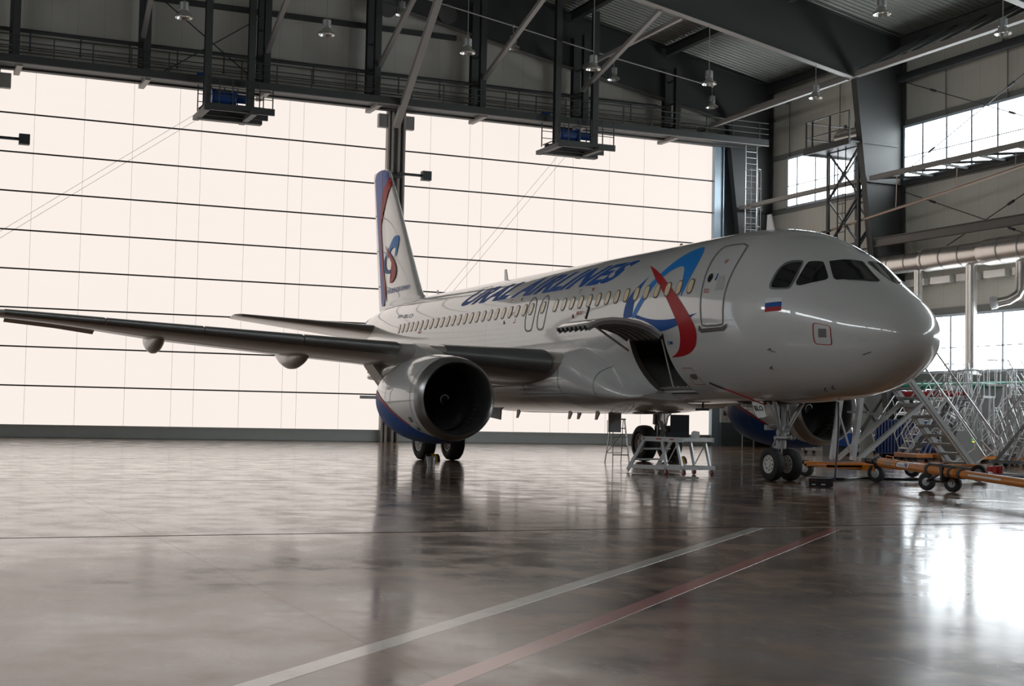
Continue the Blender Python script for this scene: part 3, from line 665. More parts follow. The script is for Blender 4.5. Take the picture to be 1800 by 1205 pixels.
# thin wall pipes with little heads
for x, z1, lb in ((-40.2, 19.0, 'thin upright conduit on the wall left of the platform tower'), (-35.8, 19.2, 'thin upright conduit behind the platform tower'), (-27.9, 18.4, 'thin upright conduit above the upper window, left one'), (-24.0, 18.6, 'thin upright conduit above the upper window, right one')):
    m = MB().tube([(x, YR-.15, 15.4), (x, YR-.15, z1-.6), (x-.15, YR-.2, z1-.62)], .03, 6).sphere((x-.2, YR-.2, z1-.64), .08, 8, 6)
    solo('wall_conduit', m, GIRT, lb, 'conduit')
# platform tower with tank beside the big column
t = thing('platform_tower', 'tall lattice tower with a railed platform left of the big column', 'tower', (-32.30, 23, 0))
m = MB(); xs = (-33.90, -31.50); ys = (22.2, 23.9)
for x in xs:
    for y in ys: m.beam((x, y, 0), (x, y, 14.4), .14)
obj('leg', m, STEEL, t)
m = MB(); z = .6
for i in range(6):
    z0 = .6+i*2.3; z1 = z0+2.3
    for y in ys: m.beam((xs[0], y, z0), (xs[1], y, z1), .08); m.beam((xs[1], y, z0), (xs[0], y, z1), .08); m.beam((xs[0], y, z1), (xs[1], y, z1), .08)
    for x in xs: m.beam((x, ys[0], z0), (x, ys[1], z1), .08)
obj('lattice_brace', m, STEEL, t)
m = MB()
for i in range(30): m.tube([(-32.80, 21.95, .5+i*.45), (-32.20, 21.95, .5+i*.45)], .02, 5)
m.tube([(-32.80, 21.95, 0), (-32.80, 21.95, 14.5)], .03, 6).tube([(-32.20, 21.95, 0), (-32.20, 21.95, 14.5)], .03, 6); obj('ladder', m, STEEL, t)
obj('platform_deck', MB().box(-34.50, -30.90, 21.2, 24.0, 14.4, 14.48).box(-34.50, -30.90, 21.15, 21.25, 14.3, 14.6).box(-34.55, -34.45, 21.2, 24, 14.3, 14.6), STEEL, t)
m = MB()
for z in (15.1, 15.9): m.tube([(-34.40, 24, z), (-34.40, 21.25, z), (-31.00, 21.25, z)], .03, 6)
for p in ((-34.40, 24), (-34.40, 22.6), (-34.40, 21.25), (-33.90, 21.25), (-32.50, 21.25), (-31.00, 21.25)): m.beam((p[0], p[1], 14.4), (p[0], p[1], 15.9), .06)
obj('railing', m, DARKM, t)
t = thing('pressure_tank', 'dull silver tank lying on the railed tower platform', 'tank', (-32.40, 23, 14.5))
obj('shell', MB().lathe([(-.9, 0), (-.85, .25), (-.7, .42), (.9, .42), (1.05, .25), (1.1, 0)], (-32.70, 22.6, 15.05), (1, .1, 0), 20), DUCT, t)
obj('valve', MB().tube([(-32.30, 22.6, 15.4), (-32.30, 22.6, 15.75)], .07, 8).tube([(-33.10, 22.6, 15.4), (-33.10, 22.6, 15.7)], .07, 8), DARKM, t)
obj('cradle', MB().box(-33.40, -33.20, 22.2, 23, 14.48, 14.75).box(-32.20, -32.00, 22.2, 23, 14.48, 14.75), STEEL, t)
t = thing('hoist_trolley', 'red pulley block hanging from the tan pipe above the cockpit', 'hoist', (-33.50, 22.0, 10))
obj('housing', MB().box(-33.80, -33.30, 21.6, 22.1, 9.6, 10.0).sphere((-33.55, 21.85, 9.55), .3, 10, 8).sphere((-33.20, 21.85, 9.3), .22, 10, 8), REDP, t)
obj('hook_chain', MB().tube([(-33.90, 21.9, 10.6), (-33.95, 21.9, 9.0)], .025, 5).tube([(-34.00, 21.9, 10.55), (-33.30, 21.9, 10.55)], .05, 6).tube([(-33.55, 21.9, 10.55), (-33.55, 21.9, 9.9)], .04, 6), DARKM, t)

# ---- painted floor lines
def wornpaint(name, col):
    g = G(name); tc = g.N('TexCoord'); n1 = g.noise(tc.outputs['Object'], 3, 6, .7); n2 = g.noise(tc.outputs['Object'], .6, 3)
    c = g.mix(g.ramp(n1, 0, .55, .5, .8), col, (.2, .15, .125)); c = g.mix(g.ramp(n2, 0, .3, .45, .75), c, (.2, .15, .13)); g.L(c, g.b.inputs['Base Color'])
    g.b.inputs['Roughness'].default_value = .35; g.b.inputs['Coat Weight'].default_value = 1; g.b.inputs['Coat IOR'].default_value = 1.3; g.b.inputs['Coat Roughness'].default_value = .12; return g.m
def stripe(p0, p1, w, m, lb):
    p0 = Vector((*p0, .0005)); p1 = Vector((*p1, .0005)); solo('floor_marking', MB().beam(p0, p1, w, .001), m, lb, 'floor marking')
WL = wornpaint('worn_white_paint', (.78, .74, .66)); RL = wornpaint('worn_red_paint', (.50, .09, .06))
stripe((7.2, -8.7), (17.5, -19.12), .16, WL, 'worn white painted line running diagonally across the foreground floor')
stripe((7.5, -7.7), (18.44, -18.92), .16, RL, 'faded red painted line running diagonally beside the white one')
stripe((7.25, -8.6), (7.25, 6.0), .035, WL, 'thin pale line along the floor joint right of the white diagonal')
# ================================================================ THE AIRLINER
def airpaint():
    g = G('aircraft_white'); tc = g.N('TexCoord'); P = tc.outputs['Object']; sp = g.N('SeparateXYZ'); g.L(P, sp.inputs[0])
    X, Y, Z = sp.outputs
    c = g.mix(g.noise(P, .8, 5), (.60, .60, .585), (.66, .66, .645)); d = g.noise(P, 2.5, 6, .7, (.35, 1, 1)); c = g.mix(g.ramp(d, 0, .25, .55, .8), c, (.42, .40, .37))
    seams = g.line(X, 2.665, .006, .4); seams = g.math('MULTIPLY', seams, g.math('LESS_THAN', X, -6.3))
    rad = g.math('ABSOLUTE', g.math('ADD', g.math('ADD', X, .90), g.math('MULTIPLY', g.math('SUBTRACT', Z, 3.2), -.02))); rad = g.math('LESS_THAN', rad, .011)
    lap = g.math('MAXIMUM', g.math('LESS_THAN', g.math('ABSOLUTE', g.math('SUBTRACT', Z, 2.62)), .005), g.math('LESS_THAN', g.math('ABSOLUTE', g.math('SUBTRACT', Z, 4.02)), .004))
    lap = g.math('MULTIPLY', lap, g.math('LESS_THAN', X, -1)); vs = g.math('LESS_THAN', g.math('ABSOLUTE', g.math('ADD', X, 3.72)), .005)
    s = g.math('MAXIMUM', g.math('MAXIMUM', seams, rad), g.math('MAXIMUM', lap, vs)); c = g.mix(g.math('MULTIPLY', s, .45), c, (.12, .12, .12))
    g.L(c, g.b.inputs['Base Color']); g.b.inputs['Roughness'].default_value = .30; g.b.inputs['Coat Weight'].default_value = 1; g.b.inputs['Coat IOR'].default_value = 1.62; g.b.inputs['Coat Roughness'].default_value = .04
    bp = g.N('Bump'); bp.inputs['Strength'].default_value = .045; bp.inputs['Distance'].default_value = .03
    w = g.math('ADD', g.noise(P, 1.4, 2, .5, (1.3, 1, 1)), g.math('MULTIPLY', g.noise(P, 5, 2), .12)); g.L(w, bp.inputs['Height']); g.L(bp.outputs[0], g.b.inputs['Normal']); g.L(bp.outputs[0], g.b.inputs['Coat Normal'])
    return g.m
PAINT = airpaint()
PBLUE = mat('livery_dark_blue', (.003, .08, .33), .5, spec=.22); PSKY = mat('livery_sky_blue', (.008, .2, .6), .45, spec=.25); PRED = mat('livery_red', (.40, .003, .010), .45, spec=.25)
FLAGW = mat('flag_white', (.75, .75, .74), .3, coat=.6); SEAM = mat('seam_grey', (.16, .17, .18), .5); STENCIL = mat('stencil_red', (.5, .05, .05), .5)
LEMET = mat('leading_edge_metal', (.20, .205, .205), .34, .45, .12, 1.5); WINGP = mat('wing_grey_paint', (.50, .47, .44), .35, .1, .12, 1.2, coat=.3)
LIPM = mat('inlet_lip_metal', (.36, .355, .36), .3, .9, .08, 3); TITAN = mat('hot_metal', (.2, .17, .15), .4, .8); CHROME = mat('oleo_chrome', (.75, .75, .76), .12, 1)
GEARP = mat('gear_grey', (.42, .43, .43), .4, .3); COCK = mat('cockpit_glass', (.012, .013, .016), .06, 0, coat=1); PANEC = mat('window_blind_cream', (.80, .64, .42), .3, coat=.6)
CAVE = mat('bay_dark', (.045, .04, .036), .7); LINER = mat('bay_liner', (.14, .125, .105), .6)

air = thing('airliner', 'white twin-engine airliner with blue and red tail, forward cargo door open, parked indoors', 'airliner', (-17.7, 0, 0))
# ---- fuselage, with the forward hold doorway left open on the starboard side
NS = 96
ss = [0.004, .02, .05, .1, .17, .26, .36, .48, .6, .75, .9, 1.05, 1.2, 1.4, 1.6, 1.8, 2.0, 2.2, 2.4, 2.6, 2.8, 3.0, 3.25, 3.5, 3.8, 4.1, 4.5, 4.9, 5.3, 5.8, 6.3, 6.8, 7.3, 7.7, 8.1, 8.5, 9.07]
s = 9.6
while s < 23.5: ss.append(s); s += .7
while s < 37.2: ss.append(s); s += .45
ss += [37.3, 37.45, 37.57]
mb = MB()
for s in ss:
    for k in range(NS): mb.v.append(fus_point(s, 2*PI*k/NS))
i0 = ss.index(7.3); i1 = ss.index(9.07); K0, K1 = 27, 41
for i in range(len(ss)-1):
    for k in range(NS):
        if i0 <= i < i1 and K0 <= k < K1: continue
        a = i*NS+k; b = i*NS+(k+1) % NS; mb.f.append((a, b, b+NS, a+NS))
mb.v.append((0, 0, 3.15)); t_ = len(mb.v)-1
for k in range(NS): mb.f.append((t_, (k+1) % NS, k))
mb.f.append(tuple((len(ss)-1)*NS+k for k in range(NS)))
fus = obj('fuselage', mb, PAINT, air, 50)
# hold interior behind the opening
m = MB(); sc = [7.3, 7.7, 8.1, 8.5, 9.07]
def inn(s, k, d):
    p = Vector(fus_point(s, 2*PI*k/NS)); c = Vector((-s, 0, 3.0)); v = (c-p).normalized(); return p+v*d
for (a, b) in ((K0, K1),):
    ring0 = [inn(7.3, k, 0) for k in range(a, b+1)]; ring1 = [inn(7.3, k, .16) for k in range(a, b+1)]; m.rings([ring0, ring1], False)
    ring0 = [inn(9.07, k, 0) for k in range(a, b+1)]; ring1 = [inn(9.07, k, .16) for k in range(a, b+1)]; m.rings([ring0, ring1], False)
    m.rings([[inn(s, a, 0) for s in sc], [inn(s, a, .16) for s in sc]], False); m.rings([[inn(s, b, 0) for s in sc], [inn(s, b, .16) for s in sc]], False)
obj('doorway_frame', m, LINER, fus)
m = MB().box(-10.6, -6.0, -1.0, 1.0, 2.14, 2.2).box(-10.6, -6, -1.85, 1.85, 3.38, 3.42)
def hw(z, s=8): return .97*F_HALF(s)*math.sqrt(max(0, 1-((z-F_MID(s))/(F_MID(s)-F_BOT(s)))**2))
zz_ = [2.14, 2.4, 2.7, 3.0, 3.4]
for x in (-10.6, -6.0): m.prism([(-hw(z), z) for z in zz_]+[(hw(z), z) for z in zz_[::-1]], lambda a, b, d: (d, a, b), x-.02, x+.02)
m.rings([[(-10.6, hw(z)-.03, z) for z in zz_], [(-6, hw(z)-.03, z) for z in zz_]], False)
for xa, xb in ((-10.6, -9.15), (-7.2, -6.0)): m.rings([[(xa, .03-hw(z), z) for z in zz_], [(xb, .03-hw(z), z) for z in zz_]], False)
obj('hold_lining', m, LINER, fus)
m = MB()
for i in range(9): m.tube([(-10.4+i*.5, 0.9, 2.2), (-10.4+i*.5, 0.9, 3.4)], .015, 5)
for i in range(5): m.tube([(-10.5, .9, 2.35+i*.24), (-6.1, .9, 2.35+i*.24)], .012, 5)
obj('hold_net', m, mat('net_webbing', (.3, .2, .12), .8), fus)
m = MB()
for i in range(7): m.tube([(-7.42-.23*i, -.85, 2.12), (-7.42-.23*i, -.85, 2.22)], .06, 8)
m.box(-9.0, -7.35, -.92, -.7, 2.06, 2.14); obj('sill_rollers', m, GALV, fus)
obj('door_prop', MB().tube([(-7.62, -1.45, 2.2), (-7.6, -1.8, 3.35)], .022, 8), ALU, fus)
# cargo door, hinged up
cp = [(1.95, 3.47), (2.25, 3.64), (2.6, 3.75), (2.95, 3.80), (3.3, 3.81), (3.6, 3.77), (3.85, 3.68), (4.0, 3.59)]
def shell(pts, th):
    out = []
    for i, (y, z) in enumerate(pts):
        a = Vector(pts[max(i-1, 0)]); b = Vector(pts[min(i+1, len(pts)-1)]); d = (b-a).normalized(); n_ = Vector((d.y, -d.x)); out.append((y+n_.x*th, z+n_.y*th))
    return out
inner = shell(cp, .07)
m = MB(); poly = cp+inner[::-1]; m.prism([(-y, z) for y, z in poly], lambda a, b, d: (d, a, b), -9.05, -7.32)
cd = obj('cargo_door', m, PAINT, air, 50)
m = MB()
for x in (-9.0, -8.72, -8.42, -8.12, -7.82, -7.55, -7.37):
    pp = shell(cp, .072); q = shell(cp, .155); m.prism([(-y, z) for y, z in pp+q[::-1]], lambda a, b, d: (d, a, b), x-.02, x+.02)
for k in (2, 4, 6):
    p = shell(cp, .11)[k]; m.beam((-9.0, -p[0], p[1]), (-7.36, -p[0], p[1]), .05)
obj('door_frame_ribs', m, ALU_D, cd)
m = MB()
for i in range(7): m.box(-8.92+.24*i, -8.86+.24*i, -4.04, -3.97, 3.50, 3.58)
obj('latch_hooks', m, DARKM, cd)
obj('actuator', MB().tube([(-9.0, -3.0, 3.72), (-9.0, -1.97, 3.1)], .03, 8), ALU, cd)
obj('door_handle_flap', MB().beam((-8.3, -3.55, 3.8), (-8.22, -3.5, 4.1), .06, .03), DARKM, cd)

# ---- paint scheme on the fuselage
def fs(a, b): return fus_surf(a, b)
G1 = (.25, .08)
def rounded(P_, it=2):
    """corner-cutting that keeps sharp tips"""
    for _ in range(it):
        out = []; n = len(P_)
        for i in range(n):
            a, b, c = [Vector((P_[j % n][0], P_[j % n][1]*2)) for j in (i-1, i, i+1)]; u = (a-b); v = (c-b)
            if u.length < 1e-5 or v.length < 1e-5: continue
            if u.normalized().dot(v.normalized()) > .35: out.append((b.x, b.y/2)); continue
            p, q = b.lerp(a, .25), b.lerp(c, .25); out += [(p.x, p.y/2), (q.x, q.y/2)]
        P_ = out
    return P_
for k_ in ('lightblue', 'darkblue', 'darkblue2', 'red', 'exitA', 'exitB', 'door1', 'ovalin', 'w1', 'w1f', 'w2', 'fin_red', 'fin_blue', 'fin_light', 'fin_dark', 'fin_logo_red'):
    DEC[k_] = rounded(DEC[k_], 1 if k_ in ('w1', 'w1f', 'w2', 'door1', 'redsqin') else 2)
decal('tail_ribbon_sky_blue', [DEC['lightblue']], fs, .006, PSKY, air, G1)
decal('ribbon_dark_blue', [DEC['darkblue']], fs, .005, PBLUE, air, G1); decal('ribbon_dark_blue', [DEC['darkblue2']], fs, .007, PBLUE, air, G1)
decal('ribbon_red', [DEC['red']], fs, .009, PRED, air, G1)
for f, mm in (('flag_blue', PBLUE), ('flag_red', PRED), ('flag_white', FLAGW)): decal('painted_flag', [DEC[f]], fs, .006, mm, air, G1)
# AIRLINE TITLE: baseline angle .97, cap angle .65
pt, fc, asp = lettering('URAL AIRLINES', 1, .04, 0, 1.05)
def title(a, b):
    s_ = 21.9-(a*(21.9-10.7)) - b*1.0; th_ = (.985+.02*a)-b*.37; return s_, th_
decal('title_lettering', None, fs, .006, PBLUE, air, (.04, .25), title, (pt, fc))
def text_on(txt, s0, s1, th0, dth, m, name, bold=.02, off=.006, flip=False):
    pt, fc, a = lettering(txt, 1, bold); decal(name, None, fs, off, m, air, (.2, .5), lambda a, b: (s0+(s1-s0)*a, th0-b*dth), (pt, fc))
text_on('VP-BLO', 28.6, 26.4, 1.08, .09, mat('faded_blue', (.2, .25, .42), .4), 'registration_lettering')
text_on('OM', 7.17, 6.93, 1.905, .045, PBLUE, 'address_lettering', .03)
text_on('BLO', 2.55, 2.2, -.36, .0, PBLUE, 'x') if 0 else None
pt, fc, a_ = lettering('BLO', 1, .03)
decal('registration_lettering', None, fs, .006, DARKM, air, (.3, .5), lambda a, b: (2.42+.28*b, .16-a*.36-.30), (pt, fc))
# small red service stencils
def stencil(s0, th0, txt, w=.4):
    pt, fc, a = lettering(txt, 1, .01); decal('stencil_lettering', None, fs, .006, STENCIL, air, (.3, .5), lambda a, b: (s0-w*a, th0-b*.05), (pt, fc))
stencil(16.95, 1.30, 'EMERGENCY'); stencil(12.1, 1.42, 'EMERGENCY'); stencil(5.12, .96, 'EXIT', .14); stencil(5.5, 1.33, 'RESCUE', .2); stencil(25.0, 1.4, 'EMERGENCY')
def corners(s0, s1, t0, t1, m_=STENCIL, w=.025):
    for s_, d in ((s0, -1), (s1, 1)):
        for t, e in ((t0, 1), (t1, -1)):
            P_ = [(s_, t), (s_+d*.14, t), (s_+d*.14, t+e*w/2), (s_+d*w, t+e*w/2), (s_+d*w, t+e*.06), (s_, t+e*.06)]; decal('corner_mark', [P_], fs, .006, m_, air)
corners(12.35, 11.45, 1.05, 1.46); corners(17.2, 16.3, 1.02, 1.42)
def outline(name, pts, w, m_, off=.007, parent=air, close=True, grid=(.3, .3), surf=None):
    """a painted line of width w along a closed path on the skin"""
    surf = surf or fs; n = len(pts); polys = []
    c = Vector((sum(p[0] for p in pts)/n, sum(p[1] for p in pts)/n))
    P2 = [Vector((p[0], p[1]*2)) for p in pts]; ins = []
    for i in range(n):
        a, b, d = P2[i-1], P2[i], P2[(i+1) % n]; e1 = (b-a).normalized(); e2 = (d-b).normalized()
        n_ = Vector((-(e1+e2).y, (e1+e2).x)).normalized(); 
        if n_.dot(Vector((c.x, c.y*2))-b) < 0 and abs(n_.dot(Vector((c.x, c.y*2))-b)) > 1e-6 and False: n_ = -n_
        ins.append((b, n_))
    area = sum(P2[i-1].x*P2[i].y-P2[i].x*P2[i-1].y for i in range(n)); sg = 1 if area > 0 else -1
    inn_ = [b+n_*w*sg for b, n_ in ins]
    for i in range(n):
        j = (i+1) % n; polys.append([(P2[i].x, P2[i].y/2), (P2[j].x, P2[j].y/2), (inn_[j].x, inn_[j].y/2), (inn_[i].x, inn_[i].y/2)])
    return decal(name, polys, surf, off, m_, parent, grid)
def pane_shape(s0, th0, ws, wt, n=16, pw=2.6):
    out = []
    for i in range(n):
        a = 2*PI*i/n; c, s_ = math.cos(a), math.sin(a); out.append((s0+ws/2*math.copysign(abs(c)**(2/pw), c), th0+wt/2*math.copysign(abs(s_)**(2/pw), s_)))
    return out
# passenger windows, both sides
WS = [6.147+.533*i for i in range(15)]+[14.46, 15.30]+[15.79+.533*i for i in range(23)]
WFR = mat('window_surround', (.10, .08, .065), .4)
for sg in (1, -1):
    for s_ in WS:
        th_ = math.acos((4.545-F_MID(s_))/(F_TOP(s_)-F_MID(s_))) if F_MID(s_) < 4.545 else PI/2
        w = decal('cabin_window', [pane_shape(s_, sg*th_, .275, .19)], fs, .012, WFR, air, (.4, .4))
        decal('window_pane', [pane_shape(s_, sg*th_, .222, .158)], fs, .015, PANEC, w, (.4, .4))
# overwing exits, cabin door, hatches
for k in ('exitA', 'exitB'): outline('overwing_exit', DEC[k], .055, SEAM)
DRED = DEC['door1']; outline('cabin_door', DRED, .05, SEAM)
decal('door_sill_guard', [DEC['sill']], fs, .008, mat('sill_metal', (.13, .12, .115), .4, .6), air, G1)
decal('door_porthole', [pane_shape(5.40, 1.15, .19, .11, 14, 2)], fs, .008, COCK, air)
decal('door_placard', [DEC['placard']], fs, .006, mat('placard_grey', (.42, .42, .42), .5), air)
decal('door_handle', [[(5.18, 1.185), (5.14, 1.185), (5.12, 1.10), (5.16, 1.10)]], fs, .012, PBLUE, air)
outline('service_panel', pane_shape(1.65, 1.69, .44, .33, 20, 6), .022, PRED, surf=fs); decal('service_panel_plate', [DEC['redsqin']], fs, .008, mat('panel_grey', (.16, .155, .15), .4), air)
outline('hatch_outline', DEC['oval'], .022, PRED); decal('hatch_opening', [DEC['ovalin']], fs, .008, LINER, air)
decal('vent_slot', [[(.86, 2.05), (.68, 2.02), (.68, 2.04), (.86, 2.07)]], fs, .006, DARKM, air)
decal('door_rain_gutter', [[(5.5, .505), (4.55, .485), (4.55, .50), (5.5, .52)]], fs, .012, FLAGW, air)
# cockpit glazing
wf = decal('cockpit_side_window', [DEC['w1f']], fs, .006, mat('window_frame_metal', (.30, .32, .33), .35, .7), air, G1); decal('glass_pane', [DEC['w1']], fs, .010, COCK, wf, G1)
W3 = [(2.25, .50), (2.19, .42), (1.99, .045), (1.94, .035), (1.27, .13), (1.235, .20), (1.285, .30), (1.77, .705), (1.84, .705)]
decal('cockpit_side_window', [DEC['w2']], fs, .008, COCK, air, G1)
decal('windshield', [W3], fs, .009, COCK, air, G1)
mir = lambda P_: [(a, -b) for a, b in P_]
decal('windshield', [mir(W3)], fs, .009, COCK, air, G1); decal('cockpit_side_window', [mir(DEC['w2'])], fs, .008, COCK, air, G1); decal('cockpit_side_window', [mir(DEC['w1'])], fs, .008, COCK, air, G1)
for sg in (1, -1):
    a = fus_surf(1.62, sg*.62)[0]; b = fus_surf(1.36, sg*.38)[0]; c_ = fus_surf(1.25, sg*.25)[0]
    obj('wiper', MB().tube([a+Vector((.02, 0, .03)), b+Vector((.03, 0, .03)), c_+Vector((.03, 0, .03))], .012, 6), DARKM, air)
# antennas and probes
def blade(x, z0, z1, ch, lean, y=0): return MB().prism([(0, 0), (-ch, 0), (-ch*.75-lean, z1-z0), (-ch*.35-lean, z1-z0)], lambda a, b, d: (x+a, y+d, z0+b), -.02, .02)
obj('blade_antenna', blade(-5.42, 5.88, 6.33, .34, .05), FLAGW, air); obj('blade_antenna', blade(-21.4, 5.92, 6.38, .3, .08), FLAGW, air)
obj('beacon_light', MB().lathe([(0, .06), (.1, .05), (.14, 0)], (-9.8, 0, 5.93), (0, 0, 1), 12), ORANGE, air)
obj('blade_antenna', blade(-28.1, 5.9, 6.15, .2, .04), FLAGW, air)
obj('belly_antenna', MB().box(-8.9, -8.35, -.04, .04, 1.62, 1.68).tube([(-8.6, 0, 1.85), (-8.6, 0, 1.65)], .03, 6), DARKM, air)
for s_, th_ in ((3.15, 1.95), (3.35, 2.2), (2.3, 2.62), (2.05, 2.6)):
    p, n = fus_surf(s_, th_); obj('probe', MB().tube([p-n*.02, p+n*.07, p+n*.09+Vector((.12, 0, 0))], .014, 6), DARKM, air)
decal('air_inlet', [[(6.25, 2.46), (6.2, 2.43), (5.85, 2.53), (5.8, 2.57), (5.88, 2.58)]], fs, .007, BLACKP, air)
obj('drain_hose', MB().tube([fus_surf(5.85, 2.56)[0]+Vector((0, -.02, 0)), fus_surf(5.4, 2.70)[0]+Vector((0, -.03, -.02)), (-5.1, -.42, 1.76)], .014, 6), PRED, air)
# ---- belly fairing
def fair_ring(s_):
    def sm(a, b, x): t = min(1, max(0, (x-a)/(b-a))); return t*t*(3-2*t)
    k = math.sin(min(1, max(0, (s_-8.7)/3.6))*PI/2)**.8 * math.sin(min(1, max(0, (22.6-s_)/4.5))*PI/2)**.8
    a = 1.72+.72*k; zb = 1.86-.36*k; zt = 2.0+1.62*sm(8.6, 12.2, s_)*sm(22.6, 17.5, s_) if True else 0
    zt = 2.05+1.55*sm(8.6, 12.0, s_)*(1-sm(18, 22.6, s_)); zm = zb+(zt-zb)*.48
    out = []
    for i in range(40):
        t = 2*PI*i/40; c, s2 = math.cos(t), math.sin(t); p_ = 2/2.5
        out.append((-s_, a*math.copysign(abs(c)**p_, c), zm+((zt-zm) if s2 > 0 else (zm-zb))*math.copysign(abs(s2)**p_, s2)))
    return out
obj('belly_fairing', MB().rings([fair_ring(8.7+i*13.9/50) for i in range(51)]), PAINT, air, 50)
def fsurf(a, b): # starboard side of fairing by (station, param)
    r_ = fair_ring(a); r2 = fair_ring(a+.05); n_ = len(r_); k = int(b) % n_; f = b-int(b); p = Vector(r_[k])*(1-f)+Vector(r_[(k+1) % n_])*f; q = Vector(r2[k])*(1-f)+Vector(r2[(k+1) % n_])*f
    t = Vector(r_[(k+1) % n_])-Vector(r_[k]); n = (q-p).cross(t).normalized(); c = Vector((-a, 0, 2.5))
    return p, (n if n.dot(p-c) > 0 else -n)
for s_ in (10.4, 12.2, 14.6):
    decal('fairing_joint', [[(s_, 11), (s_+.02, 11), (s_+.02, 27), (s_, 27)]], fsurf, .006, SEAM, air, (.5, .5))
decal('fairing_joint', [[(9.8, 22.6), (15, 22.6), (15, 22.7), (9.8, 22.7)]], fsurf, .006, SEAM, air, (.5, .5))
m = MB().prism([(-20.7, 1.72), (-19.7, 1.66), (-19.75, 1.25), (-20.75, 1.33)], lambda a, b, d: (a, d, b), -.9, -.86)
obj('open_belly_hatch', m, DARKM, air, label='small dark hatch hanging open under the belly')
for x, y in ((-18.8, -.6), (-16.4, .4), (-15.6, -.3), (-13.4, -.5)):
    obj('drain_mast', MB().prism([(0, 0), (-.25, 0), (-.3, -.22), (-.2, -.22)], lambda a, b, d: (x+a, y+d, 1.54+b), -.02, .02), GEARP, air)
# ---- lifting surfaces
def foil(n=13, t=.12):
    xs = [(1-math.cos(PI*i/n))/2 for i in range(n+1)]
    f = lambda x: 5*t*(.2969*math.sqrt(x)-.126*x-.3516*x*x+.2843*x**3-.1036*x**4)
    up = [(x, f(x)*1.05) for x in xs]; dn = [(x, -f(x)*.95) for x in xs]
    return up[::-1]+dn[1:]
_inc = _pchip([1, 2, 9, 12.5, 14.5, 17], [3.8, 4, 5.2, 5.4, 2.5, 1.5])
def wsec(y):
    le = 11.9+.51*(y-1.98)
    if y < 6.4: te = 18.05+.02*(y-2)
    else: te = 18.14+(y-6.4)*.30
    zl = 2.82+.083*(y-1.98); inc = math.sin(R(_inc(y)))
    t = .150-.032*min(1, (y-2)/4.4)-.01*max(0, (y-6.4)/10.6)
    return le, te, zl, inc, t
def wpt(y, xc, zc, sg):
    le, te, zl, inc, t = wsec(y); c = te-le; return (-(le+xc*c), -sg*y, zl+zc*c-inc*xc*c)
YS = [1.2, 2.0, 2.6, 3.4, 4.2, 5.0, 5.75, 6.4, 7.5, 9, 10.5, 12, 13.5, 15, 16.3, 16.8, 17.0]
for sg in (1, -1):
    rg = []
    for y in YS:
        f = foil(13, wsec(y)[4]); k = 1 if y < 16.7 else (.75 if y < 16.9 else .35)
        rg.append([wpt(y, .5+(x-.5)*(1 if k == 1 else .6+.4*k), z*k, sg) for x, z in f])
    w = obj('wing', MB().rings(rg), WINGP, air, 50)
    for a, b in ((2.62, 5.2), (6.35, 8.7), (8.73, 11.2), (11.23, 13.7), (13.73, 16.3)):
        rg = []; n = 8
        for i in range(n+1):
            y = a+(b-a)*i/n; t = wsec(y)[4]; F_ = [p for p in foil(26, t*1.02) if (p[0] < .15 and p[1] >= 0) or (p[0] < .07 and p[1] < 0)]
            rg.append([wpt(y, x-.008, z*1.05+(.004 if z > 0 else -.004), sg) for x, z in F_])
        m = MB().rings(rg, False); obj('slat', m, LEMET, w)
        for e in (rg[0], rg[-1]): pass
    # flap track fairings
    for y, L_ in ((8.15, 4.4), (12.05, 3.6)):
        le, te, zl, inc, t = wsec(y); x0 = le+(te-le)*.42; zt = zl-(te-le)*.05+.33; rg = []
        for i in range(15):
            u = i/14; ww = .30*math.sin(PI*min(1, u*1.12+.06)**.8)**.7 if u < .9 else .02; ww = max(.015, .29*(math.sin(PI*(.05+.93*u)))**.75); dd = ww*1.75
            cx = x0+u*L_; cz = zt-.12-.36*math.sin(PI*min(1, u*.9+.1))-.10*u
            rg.append([(-cx, -sg*(y+ww*.75*math.cos(2*PI*k/14)), cz+dd*.62*math.sin(2*PI*k/14)) for k in range(14)])
        obj('flap_track_fairing', MB().rings(rg), WINGP, air, 50)
    # aileron drooping at the tip
    m = MB(); rg = []
    for y in (13.75, 14.8, 16.2):
        le, te, zl, inc, t = wsec(y); zz = zl-inc*(te-le); rg.append([(-(te-.5), -sg*y, zz+.09), (-(te-.46), -sg*y, zz+.03), (-(te+.1), -sg*y, zz-.11), (-(te+.12), -sg*y, zz-.08)])
    obj('aileron', MB().rings(rg), WINGP, air)
    m = MB(); 
    for y in (5.7, 6.1): m.prism([(0, 0), (-.35, 0), (-.42, -.14), (-.3, -.14)], lambda a, b, d: (-16.8+a, -sg*(y+d), 2.72+b), -.015, .015)
    obj('wing_vane', m, DARKM, air)
    # tailplane
    rg = []
    for y in (.3, 1.2, 2.4, 3.8, 5.2, 6.0, 6.2):
        le = 31.75+.6*y; te = 36.1+.13*y; zz = 4.74+.098*y; c = te-le; k = 1 if y < 6.1 else .3
        rg.append([(-(le+(.5+(x-.5)*(1 if k == 1 else .8))*c), -sg*y, zz+z*c*k-.075*x*c) for x, z in foil(11, .10)])
    h = obj('tailplane', MB().rings(rg), WINGP, air, 50)
    rg = []
    for i in range(8):
        y = .85+5.1*i/7; le = 31.75+.6*y; te = 36.1+.13*y; zz = 4.74+.098*y; c = te-le; F_ = [p for p in foil(26, .10) if p[0] < .09]
        rg.append([(-(le+(x-.004)*c), -sg*y, zz+z*c*1.04-.075*x*c) for x, z in F_])
    obj('tailplane_leading_edge', MB().rings(rg, False), LEMET, h)
